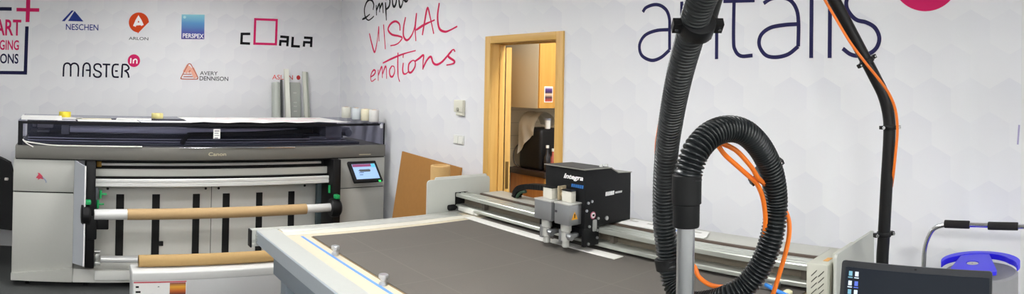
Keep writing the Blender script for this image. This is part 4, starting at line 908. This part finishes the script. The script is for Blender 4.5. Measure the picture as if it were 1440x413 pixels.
# end cover with slanting vents
cv = mat('warm_grey_cover', '#bfbfb2', .5, noise=.02)
b = MB(); b.prism([(.868, .87), (.868, 1.062), (.872, 1.066), (.948, 1.066), (.952, 1.062), (.952, .87)], 'yz', 2.155, 2.39, .004); b.box(2.20, 2.40, .848, .868, .87, 1.098, .006); ec = b.build('end_cover', cv, G)
b = MB()
for z in (1.03, 1.008, .986, .964, .942, .92, .898):
    for yo, dy in ((.932, -.022), (.904, -.022)):
        zz = z-.0
        b.hexa([(2.1540, yo, zz-.012), (2.1540, yo+dy, zz+.010), (2.1556, yo+dy, zz+.010), (2.1556, yo, zz-.012), (2.1540, yo, zz-.008), (2.1540, yo+dy, zz+.014), (2.1556, yo+dy, zz+.014), (2.1556, yo, zz-.008)])
b.build('vent_slot', mat('vent_black', '#2c2b28', .7), ec)
b = MB(); b.flat([(2.20, .885), (2.25, .885), (2.25, .905), (2.20, .905)], lambda u, v, d: (u, v, 1.066+d), .001); o = b.build('sticker', mat('amber_sticker', '#e0a348', .5), ec); o['label'] = 'small amber sticker on the cover top'
b = MB(); b.box(2.195, 2.25, 1.10, 1.18, .928, .952, .003); b.cyl((2.21, 1.17, .935), (2.21, 1.26, .945), .012); b.build('fitting', steel, G)
b = MB(); b.tube(catmull([(2.17, 1.02, .926), (2.165, 1.07, .94), (2.175, 1.11, .948), (2.2, 1.14, .945)], 6), .008, 10); o = b.build('air_line', mat('blue_air_line', '#2f7fd0', .4), G)
b = MB(); b.lathe((2.185, 1.04, .926), [(.016, 0), (.018, .004), (.018, .014), (.008, .02), (0, .02)], 20); b.build('fitting_cap', mat('cream_cap', '#e4dfb8', .5), G)
# energy chain behind the beam
K = thing('energy_chain', (2.46, 2.75, 1.03), 'black cable chain curling behind the gantry beam, below the doorway', 'cable chain')
b = MB(); path = catmull([(2.46, 2.905, 1.034), (2.46, 2.898, 1.060), (2.46, 2.865, 1.092), (2.46, 2.80, 1.110), (2.46, 2.70, 1.120), (2.46, 2.55, 1.128), (2.46, 2.335, 1.135)], 6)
for a_, c_ in zip(path, path[1:]):
    dd = (c_-a_).normalized(); nn = Vector((0, -dd.z, dd.y))*.015; w_ = Vector((.03, 0, 0)); g_ = dd*.0015
    b.hexa([a_-nn-w_+g_, c_-nn-w_-g_, c_-nn+w_-g_, a_-nn+w_+g_, a_+nn-w_+g_, c_+nn-w_-g_, c_+nn+w_-g_, a_+nn+w_+g_])
b.build('chain_links', rubber, K)
b = MB(); b.tube(catmull([(2.44, 2.875, 1.036), (2.44, 2.87, 1.05), (2.44, 2.845, 1.07), (2.44, 2.80, 1.082)], 5), .009, 8); o = b.build('cable', mat('green_cable', '#1f3d28', .5), K); o['label'] = 'dark green cable inside the chain'

# posters lying on the rear rail
ps = thing('poster_sheet', (2.42, 1.8, 1.031), 'white printed sheets lying on the rear rail right of the head', 'paper')
b = MB()
for k in range(3):
    o_ = .004*k
    b.prism([(2.388+o_, 1.70-o_), (2.390+o_, 1.552-o_), (2.482, 1.59-o_), (2.482, 2.028-o_), (2.388+o_, 2.045-o_)], 'xy', 1.0312+.003*k, 1.0338+.003*k)
b.build('sheet', paper, ps)
b = MB(); fpo = lambda u, v, d: (u, v, 1.0398+d)
b.flat([(2.400, 1.70), (2.43, 1.70), (2.43, 1.83), (2.400, 1.83)], fpo, .0006); o = b.build('picture', mat('pale_blue_print', '#9db2e0', .6), ps)
b = MB()
for y_ in (1.60, 1.86, 1.97):
    b = MB(); b.flat([(2.435, y_), (2.45, y_), (2.45, y_+.05), (2.435, y_+.05)], fpo, .0006); b.build('print', mat('grey_print', '#b9b6ae', .6), ps)

# ------------------------------------------------------------------ cutting head
HD = thing('cutter_unit', (2.2, 2.18, .955), 'black cutting head with two silver tool holders riding on the beam', 'cutter')
hy0, hy1 = 2.05, 2.32
hb_ = mat('black_head_housing', '#0b0c0e', .55, noise=.05, spec=.3)
b = MB(); b.prism([(2.15, 1.036), (2.15, 1.304), (2.154, 1.308), (2.330, 1.303), (2.382, 1.276), (2.480, 1.270), (2.480, 1.036)], 'xz', hy0, hy1, .002); hs = b.build('housing', hb_, HD)
b = MB(); b.box(2.15, 2.2485, hy0, hy0+.02, .952, 1.036, .002); b.box(2.15, 2.2485, hy1-.02, hy1, .965, 1.036, .002); b.box(2.14, 2.165, hy0+.02, hy1-.02, 1.0, 1.036); b.build('front_bracket', hb_, HD)
b = MB(); b.prism([(2.142, 1.3085), (2.142, 1.313), (2.332, 1.3075), (2.332, 1.3035)], 'xz', hy0-.004, hy1+.004); lid = b.build('lid', mat('head_lid_edge', '#8f8d86', .45, .3), HD)
gm = MB(); gm.prism([(2.150, 1.3133), (2.150, 1.3146), (2.325, 1.3093), (2.325, 1.308)], 'xz', hy0+.012, hy1-.01); gr = gm.build('grille', mat('dark_grille', '#3b3a38', .6, noise=.2, nscale=200), lid)
b = MB(); b.prism([(2.332, 1.302), (2.332, 1.306), (2.384, 1.279), (2.484, 1.273), (2.484, 1.2695), (2.382, 1.2755)], 'xz', hy0-.003, hy1+.003); b.build('lid_rear', mat('head_lid_edge', '#8f8d86', .45, .3), HD)
for x, z in ((2.29, 1.306), (2.327, 1.304)):
    b = MB(); b.cyl((x, hy0+.03, z), (x, hy0+.03, z+.016), .009, seg=14); b.build('lid_screw', white_plastic, HD)
onF = lambda u, v, d: (2.15-.0008-d, -u, v)          # front face, reading from the camera side
b = MB(); b.text('Integra', (-2.192, -2.062, 1.251, 1.281), onF, .001, shear=.3, bold=.035); b.build('lettering', whiteink, hs)
b = MB()
for k in range(6): u = -2.140+.0135*k; b.flat([(u, 1.222), (u+.0105, 1.222), (u+.0125, 1.237), (u+.002, 1.237)], onF, .001)
b.build('lettering', mat('blue_lettering', '#2f6bb0', .5), hs)
onS = lambda u, v, d: (u, hy0-.0008-d, v)
b = MB()
for k in range(5): u = 2.290+.0128*k; b.flat([(u, 1.174), (u+.0105, 1.174), (u+.0125, 1.193), (u+.002, 1.193)], onS, .001)
for k in range(5): u = 2.362+.0105*k; b.flat([(u, 1.178), (u+.006, 1.178), (u+.0075, 1.187), (u+.0015, 1.187)], onS, .001)
b.build('lettering', whiteink, hs)
b = MB(); b.lathe((2.205, hy0-.0006, 1.094), [(0, -.0016), (.017, -.0016), (.017, 0)], 28, 'y'); st = b.build('sticker', mat('pink_ring_sticker', '#c76a86', .5), HD); st['label'] = 'round prohibition sticker'
b = MB(); b.lathe((2.205, hy0-.0026, 1.094), [(0, -.0012), (.0125, -.0012), (.0125, 0)], 24, 'y'); b.build('sticker_face', whiteink, st)
b = MB(); b.flat([(2.198, 1.090), (2.212, 1.090), (2.212, 1.099), (2.198, 1.099)], lambda u, v, d: (u, hy0-.0040-d, v), .001); b.build('sticker_sign', blackink, st)
b = MB(); b.prism(rrect(2.203, 2.228, 1.018, 1.072, .006), 'xz', hy0-.006, hy0, .001); b.build('catch_plate', mat('grey_catch', '#9b9c9a', .4, .3), HD)
for x, z in ((2.17, 1.155), (2.195, 1.16), (2.18, 1.045), (2.16, 1.12), (2.235, 1.02), (2.235, .985), (2.175, .965), (2.24, 1.075), (2.30, 1.068)):
    b = MB(); b.cyl((x, hy0-.006, z), (x, hy0+.001, z), .0065 if x < 2.29 else .010, seg=14); b.build('cap_screw', steel, HD)
sil = mat('silver_holder', '#a2a4a6', .33, .7, noise=.04); sil2 = mat('pale_silver', '#c9c9c4', .35, .4)
def holder(yc, w, x0, ztop, zbot):
    hld = MB().box(x0, 2.149, yc-w/2, yc+w/2, zbot, ztop, .003).build('tool_holder', sil, HD)
    MB().box(x0-.002, 2.149, yc-w/2-.002, yc+w/2+.002, ztop, ztop+.008, .002).build('top_plate', sil2, hld)
    MB().box(x0+.03, 2.13, yc-.030, yc+.032, ztop+.008, ztop+.06, .003).build('motor', mat('pale_motor', '#cfccc0', .45), hld)
    MB().box(x0+.028, 2.132, yc-.032, yc+.034, ztop+.06, ztop+.064).build('motor_cap', black_plastic, hld)
    b = MB(); b.lathe((x0+.035, yc+.005, .948), [(.012, 0), (.017, .004), (.017, .03), (.021, .032), (.021, .075), (.026, .078), (.026, zbot-.948)], 24); b.build('tool_spindle', sil2, hld)
    b = MB(); b.box(x0+.01, x0+.07, yc-.045, yc-.018, 1.0, 1.018, .003); b.cyl((x0+.02, yc-.05, 1.003), (x0+.02, yc-.03, 1.003), .014, seg=16); b.build('clamp', sil, hld)
    b = MB(); b.box(x0+.02, x0+.06, yc+.02, yc+.04, .97, 1.03, .003); b.build('bracket', sil, hld)
    return hld
b = MB(); b.box(2.10, 2.149, 2.275, 2.305, .965, 1.06, .003); b.build('holder_bracket', black_plastic, HD)
hl = holder(2.243, .118, 2.062, 1.150, 1.062); hr = holder(2.119, .098, 2.068, 1.150, 1.058)
b = MB(); b.box(2.10, 2.149, 2.172, 2.184, 1.16, 1.225, .002); b.cyl((2.12, 2.165, 1.185), (2.12, 2.19, 1.185), .010, seg=14); b.cyl((2.12, 2.165, 1.21), (2.12, 2.195, 1.21), .007, seg=14); b.build('connector', mat('brass_connector', '#b8a88a', .4, .4), HD)
onR = lambda u, v, d: (u, 2.07-.0010-d, v)
b = MB(); b.flat([(2.083, 1.085), (2.122, 1.085), (2.1025, 1.120)], onR, .001); w_ = b.build('warning_sign', mat('warning_amber', '#e8a21e', .5), hr); w_['label'] = 'amber warning triangle'
b = MB(); b.flat([(2.100, 1.092), (2.105, 1.092), (2.106, 1.110), (2.099, 1.110)], onR, .0016); b.build('warning_mark', blackink, hr)
b = MB(); b.box(2.066, 2.0685, 2.15, 2.163, 1.11, 1.12); b.build('small_label', greyink, hr)

# ================================================================== suction hose and its support
hose_m = mat('black_corrugated_hose', '#15191b', .34, noise=.05, spec=.5)
HS = thing('suction_hose', (1.07, .738, 0), 'black corrugated suction hose hanging in a loop with steel tube', 'hose')
def corrug(pts, r0, depth, pitch, seg=22):
    P_ = resample(catmull(pts, 14), pitch/6)
    k = (0, .1, .7, 1, 1, .7)
    b = MB(); b.tube(P_, lambda i: r0-depth+depth*k[i % 6], seg); return b
corrug(D['hose_hang'], .0295, .0065, .0100).build('hose', hose_m, HS, 70)
corrug(D['hose_loop'], .0295, .0060, .0092).build('hose', hose_m, HS, 70)
b = MB(); b.tube(D['joint'], .0302, 24); o = b.build('joint_sleeve', rubber, HS)
cx, cy = 1.0703, .7378
b = MB(); b.lathe((cx, cy, 0), [(.0262, 1.4185), (.0272, 1.422), (.0272, 1.464), (.0302, 1.466), (.0302, 1.522), (.0285, 1.524), (.02, 1.524)], 28); o = b.build('cuff', rubber, HS)
b = MB(); b.lathe((cx-.0005, cy, 0), [(.0178, .03), (.0182, .034), (.0182, 1.44), (.0175, 1.44)], 28); o = b.build('steel_tube', steel, HS); o['label'] = 'bright steel tube under the rubber cuff'
b = MB(); b.box(cx-.06, cx+.04, cy-.14, cy+.14, 0, .035, .012); b.build('floor_nozzle', black_plastic, HS)
def clampring(c, axis, r, w, parent, name='clamp', m=black_plastic, ears=True, side=None):
    a_ = Vector(axis).normalized(); c = Vector(c)
    up = Vector(side) if side else Vector((0, 0, 1)).cross(a_)
    s1 = (up-a_*up.dot(a_)).normalized()
    b = MB(); b.cyl(c-a_*w/2, c+a_*w/2, r, seg=26, bev=.002)
    o = b.build(name, m, parent)
    if ears:
        for s_ in (-1, 1):
            e = MB(); p = c+s1*(r+.006)*s_; t2 = a_.cross(s1)
            q = []
            for dz in (-1, 1):
                for dx, dy in ((-1, -1), (1, -1), (1, 1), (-1, 1)): q.append(p+a_*dz*w*.40+s1*dx*.010+t2*dy*.008)
            e.hexa(q); e.build('clamp_ear', m, o)
            f = MB(); p = p+s1*.003*s_; f.cyl(p-t2*.014, p+t2*.012, .0035, seg=12); f.cyl(p-t2*.014, p-t2*.0085, .006, seg=6); f.build('clamp_bolt', chrome, o)
    return o
view_side = (.77, -.64, 0)
hp = [Vector(p) for p in D['hose_hang']]
clampring(Vector(D['hose_clamp'][0]), hp[3]-hp[2], .034, .034, HS, side=view_side)
lp = [Vector(p) for p in D['hose_loop']]
clampring(D['loop_clamp'][0], lp[9]-lp[10], .0315, .016, HS, side=(.6, -.5, .5))
# support arm
AR = thing('support_arm', (2.294, .705, 0), 'bent black support pole rising behind the laptop, carrying the hose', 'pole')
pts = [(2.294, .705, .02), (2.294, .705, .6)]+D['arm']
b = MB(); b.tube(catmull(pts, 10), .0235, 22); b.build('pole', mat('black_pole', '#09090a', .45, noise=.05, spec=.35), AR)
b = MB(); b.lathe((2.294, .705, 0), [(.09, 0), (.09, .01), (.03, .014), (.03, .05), (.025, .05)], 28); b.build('base_flange', black_plastic, AR)
ap = [Vector(p) for p in D['arm']]
clampring(D['arm_clamps'][0], (0, 0, 1), .027, .018, AR, side=view_side)
clampring(D['arm_clamps'][1], (0, 0, 1), .027, .016, AR, side=view_side)
clampring(D['arm_clamps'][2], ap[7]-ap[8], .028, .018, AR, side=view_side)
# orange lines
D['o_loop2'].append((1.245, .692, .008))
def cable(name, keys, label, r=.0055):
    root = thing(name, D[keys[0]][0], label, 'cable')
    for k in keys: MB().tube(catmull(D[k], 10), r, 10).build('line', orange, root)
    return root
cable('orange_cable', ['o_arm'], 'orange cable running down the bent black support pole', .0052)
cable('orange_cable', ['o_loop', 'o_loop2', 'o_left'], 'orange line twisting through the loop of the suction hose', .0058)

# ================================================================== laptop and stand
LT = thing('laptop', (1.40, .383, 1.03), 'open dark laptop showing a nearly black desktop, by the support pole', 'laptop')
lap = mat('dark_laptop_shell', '#2b2d31', .45, noise=.04)
def onL(u, v, d):  # lid plane: u along the width (away to near), v up the lid
    return Vector((1.478+.040*v, .572-.378*u, 1.045+.226*v))+Vector((-.985, 0, .17))*d
t = MB()
lid_poly = [(0, 0), (1, 0)]+[(1-.02+.02*math.cos(a_), .96+.04*math.sin(a_)) for a_ in (0, PI/6, PI/3, PI/2)]+[(.02-.02*math.sin(a_), .96+.04*math.cos(a_)) for a_ in (0, PI/6, PI/3, PI/2)]
A0 = [t.bm.verts.new(onL(u, v, 0)) for u, v in lid_poly]; A1 = [t.bm.verts.new(onL(u, v, -.009)) for u, v in lid_poly]
t.bm.faces.new(A0); t.bm.faces.new(A1[::-1])
for i in range(len(A0)): t.bm.faces.new((A0[i], A1[i], A1[(i+1) % len(A0)], A0[(i+1) % len(A0)]))
ld = t.build('lid', lap, LT, 30)
b = MB(); b.flat([(.03, .05), (.985, .05), (.985, .935), (.03, .935)], onL, .0006); b.build('screen', emis('dark_screen', '#1b2c42', .30, '#05070a'), ld)
b = MB(); b.flat([(.497, .962), (.512, .962), (.512, .980), (.497, .980)], onL, .0008); b.build('webcam', black_matte, ld)
ic1 = emis('icon_white', '#dfe9f2', .9, '#8090a0'); ic2 = emis('icon_blue', '#5a74d8', .8, '#405090'); ic3 = emis('icon_teal', '#7fb8cc', .8, '#507080')
for r_, vv in enumerate((.845, .745, .655, .56, .46)):
    for c_, uu in enumerate((.055, .098)):
        if r_ > 2 and c_ == 1: continue
        b = MB(); b.flat([(uu, vv), (uu+.024, vv), (uu+.024, vv+.048), (uu, vv+.048)], onL, .0012)
        b.flat([(uu-.004, vv-.022), (uu+.027, vv-.022), (uu+.027, vv-.012), (uu-.004, vv-.012)], onL, .0012)
        b.build('desktop_icon', (ic3, ic1, ic1, ic2, ic3, ic1, ic1, ic1)[(r_*2+c_) % 8], ld)
b = MB(); b.flat([(.41, .645), (.435, .645), (.435, .70), (.41, .70)], onL, .0012); b.build('desktop_icon', ic1, ld)
b = MB(); b.box(1.225, 1.475, .194, .572, 1.030, 1.047, .004); bs_ = b.build('base', lap, LT)
b = MB()
for r_ in range(5):
    for c_ in range(14): b.box(1.325+r_*.022, 1.343+r_*.022, .215+c_*.0245, .2355+c_*.0245, 1.047, 1.049)
b.build('keyboard', black_plastic, bs_)
b = MB(); b.box(1.24, 1.31, .33, .44, 1.0468, 1.0476); b.build('touchpad', mat('touchpad_grey', '#1f2125', .35), bs_)
b = MB(); b.cyl((1.476, .23, 1.046), (1.476, .54, 1.046), .006, seg=12); b.build('hinge', black_plastic, LT)
DS = thing('laptop_stand', (1.40, .383, 0), 'light grey stand under the laptop at the near end of the table', 'stand')
b = MB(); b.box(1.18, 1.66, .13, .64, 1.0, 1.029, .004); b.build('top_board', white_plastic, DS)
b = MB(); b.box(1.40, 1.46, .35, .42, .05, 1.0, .004); b.build('column', alu, DS)
b = MB(); b.box(1.2, 1.66, .36, .41, .0, .05, .004); b.box(1.41, 1.46, .15, .62, 0, .05, .004); b.build('foot', alu, DS)

# ================================================================== trolley with the blue reel
TR = thing('trolley_reel', (2.56, .37, 0), 'grey drum with blue open-cut top and chrome push handle by the wall', 'trolley')
tp = D['trolley']
low = [(2.6, .628, .12), (2.6, .628, .5)]
allp = low+[tuple(p) for p in tp]+[(2.6, .125, .9), (2.6, .125, .5), (2.6, .125, .12)]
b = MB(); b.tube(catmull(allp, 8), .0105, 16); b.build('push_handle', chrome, TR)
for y0_, y1_ in ((.5445-.012, .427), (.352, .228)):
    b = MB(); b.cyl((2.6, y0_, 1.1475+.002), (2.6, y1_, 1.1505), .0165, seg=20, bev=.003); b.build('foam_grip', mat('black_foam', '#1c1a1a', .9, noise=.2, bump=.4), TR)
bx, by, bz, br_ = 2.540, .372, 1.022, .156
blue_m = mat('bright_blue_plastic', '#2a22e0', .4)
b = MB()
nseg = 36; A0_, A1_ = math.radians(-106), math.radians(106); prev = None; Rv = []
for k in range(nseg+1):
    f = k/nseg; a_ = A0_+(A1_-A0_)*f; wr = .004+.034*min(1, 5*min(f, 1-f)); ro = .158; ri = ro-wr
    Rv.append([b.bm.verts.new((bx+r_*math.cos(a_), by+r_*math.sin(a_), z_)) for r_, z_ in ((ri, bz-.022), (ro, bz-.022), (ro, bz), (ri, bz))])
for p_, q_ in zip(Rv, Rv[1:]):
    for k in range(4): b.bm.faces.new((p_[k], p_[(k+1) % 4], q_[(k+1) % 4], q_[k]))
b.bm.faces.new(Rv[0][::-1]); b.bm.faces.new(Rv[-1])
hx, hyy, hr = 2.512, .400, .026
band = [(2.690, .335), (2.690, .438), (2.39, .480), (2.39, .285)]
def band_w(x):
    t_ = (2.690-x)/.300
    return .362-.078*t_, .462+.010*t_
n = 72; hole = [(hx+hr*1.15*math.cos(2*PI*k/n), hyy+hr*math.sin(2*PI*k/n)) for k in range(n)]
outer = []
for k in range(n):
    a_ = 2*PI*k/n; dx, dy = math.cos(a_), math.sin(a_); t_ = 0.
    while True:
        t_ += .0005; x_, y_ = hx+dx*t_, hyy+dy*t_
        lo_, hi_ = band_w(x_)
        if not (lo_ < y_ < hi_) or x_ < 2.385 or math.hypot(x_-bx, y_-by) > .156: break
    outer.append((hx+dx*t_, hyy+dy*t_))
for zt in (0,):
    vi = [[b.bm.verts.new((x_, y_, z_)) for x_, y_ in hole] for z_ in (bz-.016, bz-.002)]
    vo = [[b.bm.verts.new((x_, y_, z_)) for x_, y_ in outer] for z_ in (bz-.016, bz-.002)]
    for k in range(n):
        j = (k+1) % n
        b.bm.faces.new((vi[1][k], vo[1][k], vo[1][j], vi[1][j])); b.bm.faces.new((vi[0][k], vi[0][j], vo[0][j], vo[0][k]))
        b.bm.faces.new((vi[0][k], vi[1][k], vi[1][j], vi[0][j])); b.bm.faces.new((vo[0][k], vo[0][j], vo[1][j], vo[1][k]))
b.build('spoked_top', blue_m, TR)
b = MB(); b.lathe((bx, by, 0), [(.02, .30), (.14, .30), (.15, .32), (.15, .975), (.14, .982), (.02, .982)], 48); b.build('drum', mat('grey_drum', '#8f8f92', .55, noise=.03), TR)
b = MB(); b.lathe((hx, hyy, 0), [(.004, .982), (.023, .982), (.023, bz-.003), (.004, bz-.003), (.004, .982)], 28); b.build('hub', mat('grey_hub', '#b9b9b6', .45), TR)
b = MB(); b.box(2.40, 2.70, .12, .64, .24, .30, .01); b.build('base_plate', mat('grey_drum', '#a9a9a8', .5), TR)
for x in (2.44, 2.66):
    for y in (.16, .60):
        b = MB(); b.cyl((x, y-.015, .06), (x, y+.015, .06), .06, bev=.006); w_ = b.build('wheel', rubber, TR)
        MB().box(x-.012, x+.012, y-.022, y+.022, .05, .24, .003).build('fork', steel, w_)

# ================================================================== camera, world, colour
cam = bpy.data.cameras.new('camera'); co = bpy.data.objects.new('camera', cam); COL.objects.link(co)
F_, YH_ = 900.86, 108.49
Mx = Matrix(((0.769735, 0.638005, -0.021399), (-0.638093, 0.769952, 0.003322), (0.018596, 0.011097, 0.999765)))
right, fwd, up = (Vector([Mx[r][c] for r in range(3)]) for c in range(3))
m4 = Matrix.Identity(4)
for r in range(3): m4[r][0] = right[r]; m4[r][1] = up[r]; m4[r][2] = -fwd[r]
m4.translation = Vector((0, 0, 1.70)); co.matrix_world = m4
cam.type = 'PANO'; cam.panorama_type = 'CENTRAL_CYLINDRICAL'
cam.central_cylindrical_range_u_min = -720/F_; cam.central_cylindrical_range_u_max = 720/F_
cam.central_cylindrical_range_v_min = -(413-YH_)/F_; cam.central_cylindrical_range_v_max = YH_/F_
cam.central_cylindrical_radius = 1.0
cam.clip_start = .02
scene.camera = co
w = bpy.data.worlds.new('room_air'); scene.world = w; w.use_nodes = True
w.node_tree.nodes['Background'].inputs['Color'].default_value = (.85, .9, 1, 1); w.node_tree.nodes['Background'].inputs['Strength'].default_value = .05
scene.view_settings.view_transform = 'Standard'; scene.view_settings.look = 'None'
scene.view_settings.gamma = 1; scene.view_settings.use_curve_mapping = False
scene.view_settings.exposure = 0.0
scene.cycles.use_denoising = True
scene.cycles.max_bounces = 8; scene.cycles.transparent_max_bounces = 12
scene.cycles.sample_clamp_indirect = 6
